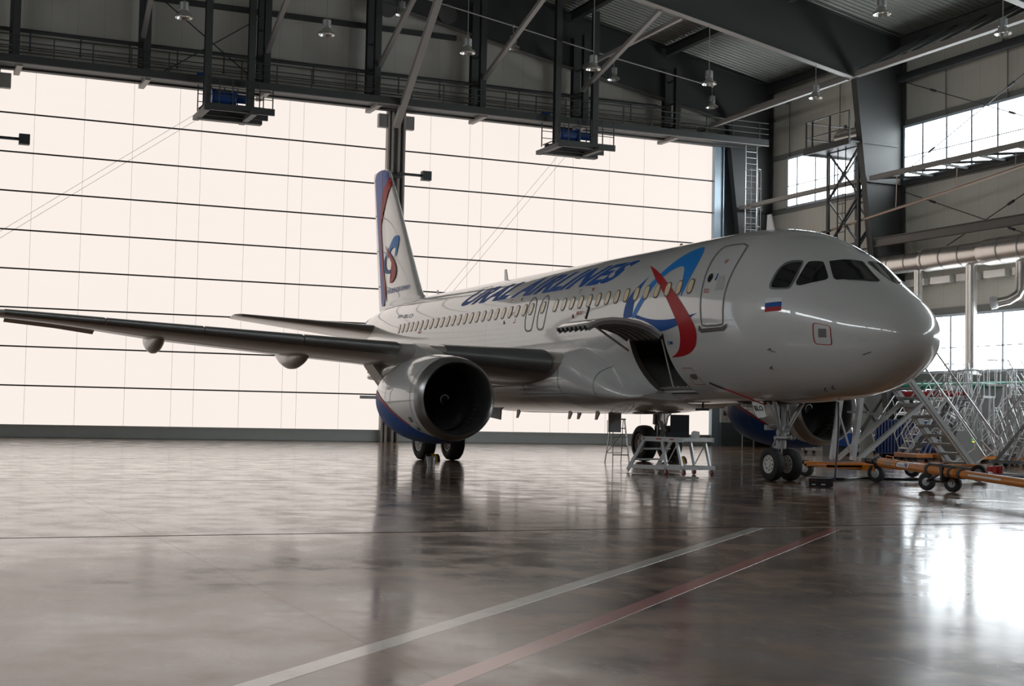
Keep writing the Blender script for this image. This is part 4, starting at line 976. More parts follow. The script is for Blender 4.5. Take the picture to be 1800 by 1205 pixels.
# fin
FLE = [(5.5, 28.9), (5.95, 29.5), (6.15, 30.0), (6.5, 30.32), (8.25, 31.68), (11.4, 34.12), (11.72, 34.42), (11.84, 34.75)]
FTE = [(5.5, 35.2), (5.95, 35.4), (6.15, 35.43), (6.5, 35.5), (8.25, 35.86), (11.4, 36.5), (11.72, 36.56), (11.84, 36.5)]
rg = []; _fl = _pchip([a for a, b in FLE], [b for a, b in FLE]); _ft = _pchip([a for a, b in FTE], [b for a, b in FTE])
for z in [5.5, 5.7, 5.9, 6.0, 6.1, 6.2, 6.35, 6.5, 6.8]+[7.2+.35*i for i in range(12)]+[11.3, 11.4, 11.5, 11.6, 11.68, 11.76, 11.81, 11.84]:
    le, te = _fl(z), _ft(z); c = te-le; k = 1 if z < 11.6 else (.8 if z < 11.8 else .35); rg.append([(-(le+x*c), y*c*k*(.8 if z < 6.0 else 1), z) for x, y in foil(26, .105)])
fin = obj('tail_fin', MB().rings(rg), PAINT, air, 50)
_fl = _pchip([a for a, b in FLE], [b for a, b in FLE]); _ft = _pchip([a for a, b in FTE], [b for a, b in FTE])
def finsurf(sg):
    def f(s_, z):
        z = min(max(z, 5.9), 11.83); le, te = _fl(z), _ft(z); c = te-le; x = min(max((s_-le)/c, .012), .997); t = .105*c*1.05*5*(.2969*math.sqrt(x)-.126*x-.3516*x*x+.2843*x**3-.1036*x**4)
        if z > 11.6: t *= .85
        p = Vector((-(le+x*c), -sg*max(t, .004), z)); return p, Vector((0, -sg, 0))
    return f
for sg in (1, -1):
    fsf = finsurf(sg)
    decal('rudder_blue_paint', [DEC['fin_blue']], fsf, .010, mat('rudder_blue', (.03, .075, .40), .42, spec=.35) if sg == 1 else bpy.data.materials['rudder_blue'], fin, (.2, .25))
    decal('red_arc_paint', [DEC['fin_red']], fsf, .013, PRED, fin, (.2, .25))
    decal('tail_emblem_light', [DEC['fin_light']], fsf, .010, PSKY, fin, (.2, .25)); decal('tail_emblem_dark', [DEC['fin_dark']], fsf, .012, PBLUE, fin, (.2, .25)); decal('tail_emblem_red', [DEC['fin_logo_red']], fsf, .015, PRED, fin, (.2, .25))
pt, fc, a_ = lettering('УРАЛЬСКИЕ АВИАЛИНИИ', 1, .02)
decal('tail_lettering', None, finsurf(1), .014, PBLUE, fin, (.3, .3), lambda a, b: (33.9-a*3.0-b*.06, 6.36+b*.2), (pt, fc))
decal('rudder_joint', [[(35.05, 11.8), (35.09, 11.8), (34.0, 6.1), (33.96, 6.1)]], finsurf(1), .022, SEAM, fin, (.2, .25))
decal('tail_cone_paint', [[(35.9, -2.6), (37.4, -2.8), (37.4, 2.8), (35.9, 2.6), (35.2, 1.9), (35.3, 1.2), (36.1, .7), (36.4, 0), (36.1, -.7), (35.3, -1.2), (35.2, -1.9)]], fs, .006, bpy.data.materials['rudder_blue'], air, G1)
obj('tail_cone_tip', MB().lathe([(0, .16), (.12, .15), (.14, .1)], (-37.5, 0, 4.98), (-1, 0, .05), 14), TITAN, air)
# ---- engines
NAC = [(11.17, .93), (11.13, .965), (11.15, 1.0), (11.22, 1.035), (11.34, 1.07), (11.5, 1.10), (11.8, 1.14), (12.3, 1.18), (12.9, 1.195), (13.5, 1.18), (14.1, 1.13), (14.7, 1.03), (15.05, .95)]
nacr = _pchip([a for a, b in NAC[2:]], [b for a, b in NAC[2:]]); EZ = 1.80
def engine(sg):
    cy = -sg*5.75
    cow = MB().lathe([(-a, b) for a, b in [(11.5, 1.10)]+NAC[6:]]+[(-15.03, .9), (-14.4, .93)], (0, cy, EZ), (1, 0, 0), 56)
    e = obj('engine', cow, PAINT, air, 40)
    obj('inlet_lip', MB().lathe([(-a, b) for a, b in [(12.2, .865), (11.8, .855), (11.5, .862), (11.3, .885)]+NAC[:5]+[(11.5, 1.102)]], (0, cy, EZ), (1, 0, 0), 56), LIPM, e)
    obj('inlet_duct', MB().lathe([(-11.75, .853), (-12.0, .862), (-12.75, .87), (-12.75, 0)], (0, cy, EZ), (1, 0, 0), 40), CAVE, e)
    m = MB()
    for k in range(36):
        a = 2*PI*k/36; rr = []
        for r_ in (.26, .45, .65, .84):
            tw = R(28+40*(r_-.26)/.6); ch = .13+.05*r_; dx = math.cos(tw)*ch; dt = math.sin(tw)*ch/r_
            rr.append([(-12.35+dx*u, cy+r_*math.cos(a+dt*u), EZ+r_*math.sin(a+dt*u)) for u in (-.5, 0, .5)])
        m.rings(rr, False)
    obj('fan', m, mat('fan_blade', (.13, .13, .135), .35, .8) if sg == 1 else bpy.data.materials['fan_blade'], e)
    obj('spinner', MB().lathe([(-11.98, 0.004), (-12.02, .06), (-12.12, .14), (-12.25, .22), (-12.4, .27)], (0, cy, EZ), (1, 0, 0), 28), BLACKP, e)
    m = MB(); pts = []; 
    for k in range(15):
        a = -.3+k*.32; r_ = .045+.0085*k; xx = -(12.0+ .62*r_*.9+.02)+.03; pts.append((xx, cy+r_*math.cos(a), EZ+r_*math.sin(a)))
    obj('spinner_swirl', MB().tube(pts, [.004]+[.013]*12+[.009, .004], 6), FLAGW, e)
    obj('core_nozzle', MB().lathe([(-14.4, .75), (-15.0, .62), (-15.6, .50), (-16.1, .42), (-16.1, .38), (-15.6, .4)], (0, cy, EZ), (1, 0, 0), 32), TITAN, e)
    obj('exhaust_plug', MB().lathe([(-15.4, .3), (-15.9, .26), (-16.6, .03)], (0, cy, EZ), (1, 0, 0), 24), TITAN, e)
    def ns(a, b):
        r_ = nacr(a); return Vector((-a, cy+r_*math.sin(b), EZ-r_*math.cos(b))), Vector((0, math.sin(b), -math.cos(b)))
    bl = [(11.52, .42), (11.8, .66), (12.2, .9), (12.8, 1.15), (13.4, 1.34), (14.1, 1.52), (14.8, 1.68), (15.03, 1.72)]
    poly = bl+[(a, -b) for a, b in bl[::-1]]
    decal('cowl_blue_paint', [poly], ns, .006, PBLUE, e, (.12, .08))
    for q in (1, -1):
        rd = [(a, q*b) for a, b in bl[2:]]+[(a, q*(b+.045+.02*(a-12))) for a, b in bl[2:][::-1]]; decal('cowl_red_line', [rd], ns, .009, PRED, e, (.12, .08))
        decal('cowl_vent', [[(11.85, q*1.0), (12.0, q*1.0), (12.0, q*1.13), (11.85, q*1.13)]], ns, .01, SEAM, e, (.1, .08))
        decal('cowl_port', [pane_shape(11.82, q*.8, .13, .11, 12, 2)], ns, .01, DARKM, e, (.1, .08))
        decal('cowl_joint', [[(11.7, q*.6), (11.715, q*.6), (11.715, q*2.7), (11.7, q*2.7)]], ns, .007, SEAM, e, (.1, .08))
        decal('cowl_joint', [[(13.55, q*.1), (13.57, q*.1), (13.57, q*2.7), (13.55, q*2.7)]], ns, .007, SEAM, e, (.1, .08))
    # strake, pylon
    m = MB().prism([(-12.4, 0), (-13.4, 0), (-13.4, .26), (-12.9, .2)], lambda a, b, d: (a, cy+sg*(.78+b*.75)+d*.2, EZ+.9+b*.62+d), -.015, .015)
    obj('nacelle_strake', m, FLAGW, e)
    prof = [(12.3, EZ+1.08), (13.0, EZ+1.28), (13.7, EZ+1.42), (14.1, 3.33), (14.6, 3.30), (15.2, 3.1), (18.0, 2.75), (18.3, 2.6), (17.6, 2.45), (16.6, 2.15), (15.6, 1.95), (14.0, 1.9), (12.4, EZ+1.0)]
    m = MB().prism([(-a, b) for a, b in prof], lambda a, b, d: (a, cy+d, b), -.19, .19); py_ = obj('pylon', m, mat('pylon_paint', (.36, .35, .33), .35, coat=.3) if sg == 1 else bpy.data.materials['pylon_paint'], air)
    rg = []
    for i in range(10):
        u = i/9; x = 13.9+u*4.6; w_ = .32*math.sin(PI*(.12+.8*u))**.7; rg.append([(-x, cy+w_*math.cos(2*PI*k/12), 2.86-.38*u+.3*math.sin(2*PI*k/12)*math.sin(PI*(.1+.8*u))) for k in range(12)])
    obj('pylon_fairing', MB().rings(rg), PAINT, py_, 50)
    m = MB().prism([(6.4, 3.08), (5.72, 2.98), (5.42, 1.95), (5.6, 1.92), (6.25, 2.75)], lambda a, b, d: (d, -sg*a, b), -17.6, -16.7)
    obj('flap_support_fairing', m, PAINT, air)
    return e
engine(1); engine(-1)
# ---- landing gear
def wheel(m_t, m_r, m_h, c, r, w, ax=(0, 1, 0)):
    c = Vector(c)
    m_t.lathe([(-w*.36, r*.56), (-w*.5, r*.66), (-w*.5, r*.86), (-w*.38, r*.97), (-w*.15, r), (w*.15, r), (w*.38, r*.97), (w*.5, r*.86), (w*.5, r*.66), (w*.36, r*.56)], c, ax, 36)
    for s_ in (1, -1): m_r.lathe([(s_*w*.36, r*.57), (s_*w*.44, r*.55), (s_*w*.40, r*.5), (s_*w*.28, r*.46), (s_*w*.30, r*.2), (s_*w*.46, r*.17), (s_*w*.5, r*.1), (s_*w*.5, 0.002)], c, ax, 28)
    a = Vector(ax)
    for s_ in (1, -1):
        for k in range(8): 
            t = 2*PI*k/8; p = c+a*(s_*w*.29)+Vector((r*.34*math.cos(t), 0, r*.34*math.sin(t))); m_h.lathe([(0, r*.045), (s_*.012, r*.045), (s_*.012, 0)], p, ax, 8)
def add_wheel(par, c, r, w):
    a, b, h = MB(), MB(), MB(); wheel(a, b, h, c, r, w)
    t = obj('tyre', a, RUBBER, par, 40); obj('wheel_rim', b, WHEELW, t, 30); obj('lug_nuts', h, DARKM, t)
ng = obj('nose_gear', MB().tube([(-5.07, 0, .38), (-5.07, 0, .8)], .055, 14).tube([(-5.07, 0, .78), (-5.05, 0, 1.1), (-5.0, 0, 1.95)], .12, 16).tube([(-5.07, 0, .75), (-5.07, 0, .85)], .115, 14).tube([(-5.06, 0, 1.08), (-5.06, 0, 1.16)], .125, 14)
         .tube([(-5.07, -.3, .38), (-5.07, .3, .38)], .05, 10), GEARP, air, 40, label='grey nose landing gear')
for y in (-.255, .255): add_wheel(ng, (-5.07, y, .385), .385, .23)
obj('oleo_piston', MB().tube([(-5.07, 0, .42), (-5.07, 0, .8)], .06, 16), CHROME, ng)
obj('drag_brace', MB().tube([(-5.02, -.06, 1.12), (-4.75, -.42, 1.9)], .055, 8).tube([(-5.02, .06, 1.12), (-4.75, .42, 1.9)], .055, 8).tube([(-4.98, -.07, 1.2), (-5.1, -.4, 1.9)], .025, 8).beam((-5.0, -.14, 1.15), (-5.0, .14, 1.15), .12, .14), GEARP, ng)
obj('torque_link', MB().beam((-5.18, 0, 1.05), (-5.36, 0, .8), .09, .03).beam((-5.36, 0, .8), (-5.16, 0, .55), .07, .03), GEARP, ng)
obj('steering_actuator', MB().tube([(-4.95, -.26, 1.0), (-4.95, .26, 1.0)], .05, 10).tube([(-5.05, -.12, 1.25), (-5.05, -.3, 1.28)], .05, 8).box(-5.15, -5.05, -.42, -.2, 1.18, 1.3), ALU_D, ng)
lt = obj('taxi_light', MB().lathe([(0, .075), (.08, .09), (.1, .085)], (-4.93, .0, 1.22), (1, 0, 0), 16).lathe([(0, .06), (.07, .07), (.08, .065)], (-4.93, .2, 1.02), (1, 0, 0), 14), ALU, ng)
obj('hydraulic_hose', MB().tube([(-4.98, .1, 1.85), (-4.93, .13, 1.4), (-4.97, .1, 1.0), (-5.02, .07, .75)], .014, 6).tube([(-4.98, -.1, 1.85), (-4.92, -.13, 1.5), (-4.97, -.1, 1.1), (-5.1, -.1, .6)], .014, 6).tube([(-4.95, .02, 1.85), (-4.9, .05, 1.55), (-4.95, .03, 1.2)], .012, 6), BLACKP, ng)
m = MB().prism([(-5.02, 1.5), (-5.1, 1.47), (-5.38, 1.46), (-5.46, 1.52), (-5.66, 1.86), (-5.6, 1.91), (-5.28, 1.92), (-5.2, 1.88)], lambda a, b, d: (a, d, b), -.45, -.42)
gd = obj('leg_door', m, FLAGW, ng, label='white door plate with registration letters')
pt, fc, a_ = lettering('BLO', 1, .04)
decal('door_lettering', None, lambda a, b: (Vector((-5.55+.36*a+.07*(1-b), -.45, 1.62+.13*b)), Vector((0, -1, 0))), .006, BLACKP, gd, (1, 1), None, (pt, fc))
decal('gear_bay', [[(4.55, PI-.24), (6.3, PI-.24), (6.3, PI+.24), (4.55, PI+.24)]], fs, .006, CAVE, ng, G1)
decal('bay_door_joint', [[(2.4, PI-.26), (4.55, PI-.26), (4.55, PI-.25), (2.4, PI-.25)], [(2.4, PI+.25), (4.55, PI+.25), (4.55, PI+.26), (2.4, PI+.26)]], fs, .006, SEAM, ng, G1)
def main_gear(sg):
    y0 = sg*-3.795; yi = -sg*3.2
    g_ = obj('main_gear', MB().tube([(-17.71, y0, .58), (-17.71, y0, 1.25)], .09, 16).tube([(-17.71, y0, 1.2), (-17.66, y0, 2.0), (-17.6, y0, 2.75)], .15, 18).tube([(-17.71, y0-.6, .585), (-17.71, y0+.6, .585)], .08, 12), GEARP, air, 40)
    for d in (-.465, .465): add_wheel(g_, (-17.71, y0+d, .585), .585, .42)
    obj('side_stay', MB().tube([(-17.68, y0, 1.5), (-17.65, -sg*2.2, 2.35)], .07, 10).tube([(-17.6, y0, 1.9), (-17.2, -sg*2.6, 2.4)], .045, 8), GEARP, g_)
    obj('torque_link', MB().beam((-17.5, y0, 1.3), (-17.25, y0, 1.0), .16, .05).beam((-17.25, y0, 1.0), (-17.5, y0, .62), .14, .05), GEARP, g_)
    obj('oleo_piston', MB().tube([(-17.71, y0, .7), (-17.71, y0, 1.25)], .095, 16), CHROME, g_)
    obj('brake_hose', MB().tube([(-17.55, y0+.12, 2.2), (-17.5, y0+.15, 1.4), (-17.45, y0+.2, .8), (-17.6, y0+.25, .6)], .018, 6).tube([(-17.55, y0-.12, 2.2), (-17.5, y0-.15, 1.4), (-17.45, y0-.2, .8)], .018, 6), BLACKP, g_)
    yo = y0-sg*.42
    obj('leg_fairing_door', MB().prism([(-17.3, 2.5), (-18.4, 2.5), (-18.45, 1.5), (-18.2, 1.15), (-17.9, 1.05), (-17.75, 1.45), (-17.3, 1.7)], lambda a, b, d: (a, yo+d, b), -.03, .03), PAINT, g_)
    obj('bay_door', MB().prism([(-16.9, 1.62), (-18.6, 1.6), (-18.5, 1.3), (-17.1, 1.35)], lambda a, b, d: (a, -sg*1.4+d, b), -.02, .02), PAINT, g_) if 0 else None
main_gear(1); main_gear(-1)
# ================================================================ GROUND EQUIPMENT
def caster(m_t, m_f, x, y, r=.075, w=.045):
    m_t.lathe([(-w/2, 0.002), (-w/2, r*.6), (-w/2, r*.95), (0, r), (w/2, r*.95), (w/2, r*.6), (w/2, 0.002)], (x, y, r), (0, 1, 0), 18)
    m_f.box(x-.03, x+.03, y-w*.9, y-w*.7, r*.6, r*2.5).box(x-.03, x+.03, y+w*.7, y+w*.9, r*.6, r*2.5).box(x-.04, x+.04, y-w, y+w, r*2.3, r*2.55)
# ---- tall maintenance stairs at the port side of the nose, on an orange wheeled chassis
t = thing('maintenance_stairs', 'tall aluminium stairs with handrails standing on an orange wheeled frame behind the nose', 'stairs', (-5.5, 4, 0))
XN, XF = -4.95, -5.75
B0, B1 = Vector((0, 5.62, .32)), Vector((0, 2.95, 3.17)); dv = (B1-B0)
for x in (XN, XF):
    st = obj('stringer', MB().beam((x, B0.y, B0.z), (x, B1.y, B1.z), .05, .19, (0, 1, 0)).beam((x+.03, B0.y, B0.z), (x+.03, B1.y, B1.z), .02, .05, (0, 1, 0)), ALU, t)
for i in range(12):
    p = B0+dv*((i+.6)/12.6)
    s_ = obj('step', MB().box(XF, XN, p.y-.13, p.y+.10, p.z-.025, p.z+.02).box(XF, XN, p.y+.08, p.y+.11, p.z-.05, p.z+.02), ALU_D, t)
obj('top_platform', MB().box(XF, XN, 1.5, 3.0, 3.12, 3.2), ALU_D, t)
for x in (XN, XF):
    d = Vector((0, .16, .62)); mm = MB(); q0 = Vector((x, B0.y+.95, 1.03)); q1 = Vector((x, B1.y+.55, B1.z+1.0))
    mm.tube([(x, B0.y+.08, .45), (x, B0.y+.72, .80), (x, B0.y+.78, 1.05), q1, (x, 1.55, 4.22), (x, 1.5, 3.2)], .022, 8)
    mm.tube([(x, B0.y+.36, .62), (x, B1.y+.32, B1.z+.55), (x, 1.55, 3.72)], .018, 8)
    mm.tube([(x, B0.y+.2, .95), (x, B1.y+.12, B1.z+.28)], .016, 8) if 0 else None
    for f in (.28, .55, .82):
        p = Vector((x, B0.y, B0.z))+Vector((0, dv.y, dv.z))*f; mm.tube([p, p+Vector((0, .62*1.0, .62))], .018, 6)
    obj('handrail', mm, ALU, t)
for x in (XN, XF):
    obj('support_leg', MB().beam((x, 4.02, 1.9), (x, 2.1, .5), .09, .11, (1, 0, 0)), ALU, t)
    obj('support_leg', MB().beam((x, 2.35, 3.1), (x, 1.95, .5), .11, .12, (1, 0, 0)), ALU, t)
    if x == XN: obj('support_leg', MB().beam((x, 1.65, 3.1), (x, 1.35, .5), .05, .06, (1, 0, 0)).beam((x, 1.55, 1.6), (x, 1.95, .52), .04), ALU, t)
m = MB().beam((XF, 2.4, 1.65), (XN, 2.4, 1.65), .05).beam((XF, 3.0, 1.62), (XN, 3.0, 1.62), .06).beam((XF, 1.7, 2.2), (XN, 1.7, 2.2), .04).beam((XF, 4.02, 1.85), (XN, 4.02, 1.85), .14, .1)
obj('cross_tie', m, ALU_D, t)
ch = obj('chassis', MB().box(XF-.1, XN+.1, 1.2, 5.75, .33, .38).beam((XF-.05, 1.2, .36), (XF-.05, 5.75, .36), .1, .12).beam((XN+.05, 1.2, .36), (XN+.05, 5.75, .36), .1, .12).box(-7.2, -4.4, 2.15, 2.33, .26, .40).box(-7.0, -4.6, 5.3, 5.45, .25, .36), ORANGE, t, label='orange chassis with four rubber wheels')
for x, y in ((-7.25, 2.24), (-4.42, 2.24), (-7.0, 5.4), (-4.5, 5.4)):
    a = MB().lathe([(-.07, .11), (-.075, .17), (-.06, .205), (0, .215), (.06, .205), (.075, .17), (.07, .11)], (x, y, .215), (.35, -.93, 0), 24)
    w = obj('wheel', a, RUBBER, ch); obj('hub', MB().lathe([(-.06, .115), (-.065, .05), (-.08, .045), (-.08, 0.001)], (x, y, .215), (.35, -.93, 0), 16).lathe([(.06, .115), (.065, .05), (.08, .045), (.08, 0.001)], (x, y, .215), (.35, -.93, 0), 16), GALV, ch)
# ---- tow bar
t = thing('tow_bar', 'long orange aircraft tow bar with a white sticker, resting on a small axle', 'tow bar', (-.6, .9, 0))
A, B = Vector((-3.45, 1.62, .50)), Vector((5.2, -1.32, .36))
d = (B-A).normalized(); def_ = lambda u: A+d*u
obj('tube', MB().tube([def_(0), def_(1.2)], .11, 20).tube([def_(1.15), def_(4.4)], .095, 20).tube([def_(4.4), def_(9.1)], .082, 20), ORANGE, t)
obj('collar', MB().tube([def_(2.9), def_(3.02)], .115, 20).tube([def_(4.1), def_(4.2)], .112, 20).tube([def_(4.55), def_(4.68)], .1, 16), DARKM, t)
m = MB().tube([def_(0), def_(-.22)], .095, 16).tube([def_(-.2), def_(-.5)], .05, 12).tube([def_(-.45), def_(-.95)], .07, 12).beam(def_(-.9), def_(-1.15), .16, .1).tube([def_(-.15)+Vector((0, .1, .06)), def_(-.55)+Vector((0, .16, .1)), def_(-.8)+Vector((0, .08, .02))], .025, 8)
obj('tow_head', m, BLACKP, t)
obj('grab_handle', MB().tube([def_(.3)+Vector((0, 0, .1)), def_(.33)+Vector((0, 0, .17)), def_(.75)+Vector((0, 0, .16)), def_(.78)+Vector((0, 0, .09))], .012, 6), ORANGE, t)
side = Vector((d.y, -d.x, 0)).normalized()
if side.dot(Vector((1, -1, 0))) < 0: side = -side
def tubesurf(r): 
    up = Vector((0, 0, 1))
    return lambda a, b: (def_(a)+side*(r*math.cos(b))+up*(r*math.sin(b)), side*math.cos(b)+up*math.sin(b))
st = decal('sticker', [[(1.22, -.35), (1.95, -.35), (1.95, .85), (1.22, .85)]], tubesurf(.096), .002, FLAGW, t, (.3, .15))
decal('sticker_emblem', [[(1.62, .6), (1.82, .7), (1.9, .4), (1.86, -.1), (1.78, -.2), (1.8, .2), (1.74, .45)]], tubesurf(.096), .004, PSKY, st, (.1, .15))
decal('sticker_emblem', [[(1.72, .55), (1.86, .2), (1.9, -.25), (1.84, -.15), (1.78, .1)]], tubesurf(.096), .006, PRED, st, (.1, .15))
decal('sticker_emblem', [[(1.3, .05), (1.75, .0), (1.75, .1), (1.3, .18)]], tubesurf(.096), .004, PSKY, st, (.1, .15))
decal('warning_plate', [[(.62, -.3), (.88, -.3), (.88, .5), (.62, .5)]], tubesurf(.111), .002, ALU_D, t, (.3, .15))
decal('size_plate', [[(5.1, -.1), (6.6, -.1), (6.6, .35), (5.1, .35)]], tubesurf(.083), .002, WHITEP, t, (.3, .15))
m = MB().beam(def_(3.75)-Vector((0, 0, .02)), (-.42, .86, .24), .07, .05).beam((-.95, .82, .21), (-.28, .98, .21), .05, .05).beam((-.9, .84, .23), def_(3.7), .05, .04)
m.prism([(0, 0), (.12, .02), (.16, .3), (.05, .36), (.0, .3), (.05, .1)], lambda a, b, e: tuple(def_(3.75)+d*a+Vector((0, 0, b-.2))+side*(.1+e)), -.02, .02)
obj('axle_bracket', m, BLACKP, t)
for x, y in ((-.95, .84), (-.26, .93)):
    ax = (.3, -.95, 0); w = obj('wheel', MB().lathe([(-.05, .09), (-.055, .15), (-.04, .185), (0, .195), (.04, .185), (.055, .15), (.05, .09)], (x, y, .195), ax, 26), RUBBER, t)
    obj('hub', MB().lathe([(.045, .095), (.04, .085), (.03, .07), (.035, .035), (.06, .03), (.06, .001)], (x, y, .195), ax, 16).lathe([(-.045, .095), (-.03, .07), (-.06, .03), (-.06, .001)], (x, y, .195), ax, 16), GALV, w)
obj('pump_lever', MB().beam(def_(2.9)+Vector((0, 0, .12)), def_(5.0)+Vector((0, .05, .13)), .05, .04), DARKM, t)
m = MB().box(1.3, 1.42, .42, .56, .5, .6).box(1.5, 1.6, .38, .54, .47, .62).tube([(1.25, .5, .54), (1.65, .45, .54)], .045, 12)
obj('hydraulic_block', m, REDP, t)
# ---- black case, cables, bar on the floor
t = thing('tool_case', 'black plastic tool case lying on the floor right of the nose wheels', 'case', (-2.45, -.8, 0), local=True, rotz=R(68))
obj('case_body', MB().box(-.26, .26, -.16, .16, .01, .115), BLACKP, t); obj('case_lid', MB().box(-.265, .265, -.165, .165, .12, .19), BLACKP, t)
obj('case_handle', MB().tube([(-.07, -.165, .12), (-.06, -.2, .12), (.06, -.2, .12), (.07, -.165, .12)], .012, 6), DARKM, t)
obj('case_label', MB().box(-.2, -.12, -.168, -.16, .05, .07).box(.0, .09, -.168, -.16, .05, .075), WHITEP, t); obj('red_mark', MB().box(-.22, -.1, -.168, -.16, .145, .16), REDP, t)
NAVY = mat('cable_dark_blue', (.01, .014, .03), .45)
m = MB().tube([(-2.95, .05, 1.84), (-2.9, .02, 1.2), (-2.92, -.02, .5), (-2.85, -.1, .18), (-2.9, -.2, .03), (-3.2, -.28, .022), (-3.7, 0.0, .022), (-4.2, .5, .022)], .022, 8)
solo('power_cable', m, NAVY, 'dark cable hanging from the nose belly down to the floor by the black case', 'cable')
pts = [(-6.6, 1.9), (-6.0, 1.75), (-5.4, 1.9), (-5.9, 2.9), (-5.7, 3.3), (-5.2, 3.6), (-5.6, 5.0), (-6.3, 6.5), (-6.9, 8.0), (-7.0, 10.0)]
def smooth_path(P_, z, k=5):
    out = []
    for i in range(len(P_)-1):
        p0, p1, p2, p3 = [Vector(P_[max(0, min(len(P_)-1, i+j))]) for j in (-1, 0, 1, 2)]
        for j in range(k):
            u = j/k; out.append(.5*((2*p1)+(p2-p0)*u+(2*p0-5*p1+4*p2-p3)*u*u+(3*p1-p0-3*p2+p3)*u**3))
    out.append(Vector(P_[-1])); return [(p.x, p.y, z) for p in out]
solo('floor_cable', MB().tube(smooth_path(pts, .03), .028, 8), NAVY, 'dark blue cable snaking along the floor under the orange stair frame', 'cable')
m = MB().tube(smooth_path([(-19, 17.5), (-18.4, 18.6), (-17.6, 18.3), (-17.0, 19.5), (-15, 21)], .02), .02, 6)
solo('floor_cable', m, BLACKP, 'thin black cable on the floor by the ladder park at the right edge', 'cable')
solo('floor_bar', MB().beam((-5.9, -2.35, .035), (-5.6, -1.9, .035), .09, .05), GALV, 'short grey bar lying on the floor in front of the work platform', 'bar')
# ---- low work platform under the cargo door
t = thing('work_platform', 'low wheeled aluminium work platform with two steps beside the main wheels', 'platform', (-8.45, -.95, 0), local=True, rotz=R(12))
obj('deck', MB().box(-.60, .92, -.5, .5, .84, .93).box(-.62, .94, -.52, -.5, .82, .94).box(-.62, .94, .5, .52, .82, .94), ALU, t)
for y in (-.47, .47): obj('side_ladder_rail', MB().beam((-.55, y, .86), (-1.2, y, .06), .035, .1), ALU, t)
for z, x in ((.62, -.74), (.34, -.96)): obj('step', MB().box(x-.12, x+.14, -.46, .46, z-.02, z+.02), ALU_D, t)
for y in (-.47, .47):
    obj('leg', MB().beam((.12, y, .84), (.30, y, .2), .05, .09), ALU, t); obj('leg', MB().beam((.66, y, .84), (.86, y, .2), .05, .07), ALU, t)
    obj('base_rail', MB().beam((-1.15, y, .16), (1.0, y, .19), .05, .1), ALU, t)
obj('cross_brace', MB().tube([(.3, -.47, .25), (.68, -.47, .78)], .015, 6).tube([(.3, .47, .25), (.68, .47, .78)], .015, 6).beam((1.0, -.5, .19), (1.0, .5, .19), .05, .09).beam((-.1, -.5, .17), (-.1, .5, .17), .05, .08), ALU, t)
a = (0, 0)
for x, y in ((.28, -.47), (.92, -.47), (.28, .47), (.92, .47)):
    ca, cb = MB(), MB(); caster(ca, cb, x, y, .07); w = obj('caster_wheel', ca, mat('caster_red', (.22, .03, .03), .5) if 'caster_red' not in bpy.data.materials else bpy.data.materials['caster_red'], t); obj('caster_fork', cb, GALV, w)
obj('red_lettering', MB().box(-.05, .14, -.526, -.522, .87, .90).box(.45, .6, -.526, -.522, .87, .90).box(-.55, -.5, -.526, -.52, .86, .91), STENCIL, t)
t = thing('laptop_case', 'open black instrument case standing on the low work platform', 'case', (-8.3, -.85, .93), local=True, rotz=R(60))
obj('case_base', MB().box(-.34, .24, -.18, .2, 0, .10), BLACKP, t); obj('case_lid', MB().beam((0, .2, .1), (.05, .36, .55), .46, .05, (1, 0, 0), PI/2) if 0 else MB().prism([(.2, .08), (.25, .08), (.38, .56), (.33, .57)], lambda a, b, e: (e, a, b), -.24, .24), BLACKP, t)
obj('case_foam', MB().box(-.3, .2, -.15, .17, .1, .125), mat('foam_blue', (.02, .03, .07), .8), t)
tag_ = MB().prism([(0, 0), (.14, 0), (.14, .15), (.04, .17), (0, .12)], lambda a, b, e: (-8.05+a*.6, -.62+a*.8+e, .93+b), -.04, .04)
solo('white_canister', tag_, WHITEP, 'small pale plastic canister beside the open black case on the platform', 'canister')
# ---- step ladder under the belly, belly access panel
t = thing('step_ladder', 'narrow grey folding step ladder under the open belly panel', 'ladder', (-16.0, 1.45, 0), local=True, rotz=R(-12))
H = 1.35
for y in (-.26, .26):
    obj('rail', MB().beam((.42, y, 0), (.1, y*.7, H), .025, .06), ALU, t); obj('rear_leg', MB().beam((-.5, y, 0), (-.05, y*.7, H), .022, .045), ALU, t)
for i in range(4):
    z = .26+i*.27; x = .42-.32*z/H; obj('tread', MB().box(x-.08, x+.04, -.25+.05*z, .25-.05*z, z-.015, z+.015), ALU_D, t)
obj('top_tray', MB().box(-.15, .2, -.2, .2, H-.02, H+.02), ALU_D, t)
obj('rear_tie', MB().beam((-.4, -.24, .3), (-.4, .24, .3), .02).tube([(-.4, -.24, .3), (-.2, .2, .9)], .01, 5), ALU_D, t)
obj('hand_loop', MB().tube([(.1, -.28, .75), (.15, -.36, .78), (.1, -.36, 1.3), (.05, -.2, 1.34)], .012, 6), ALU, t)
m = MB().box(-15.35, -15.31, .78, 1.2, .95, 1.62).box(-15.31, -15.30, .9, 1.05, 1.25, 1.4)
o = obj('open_belly_hatch', m, mat('hatch_grey', (.5, .53, .54), .45), air, label='grey access panel hanging open above the step ladder')
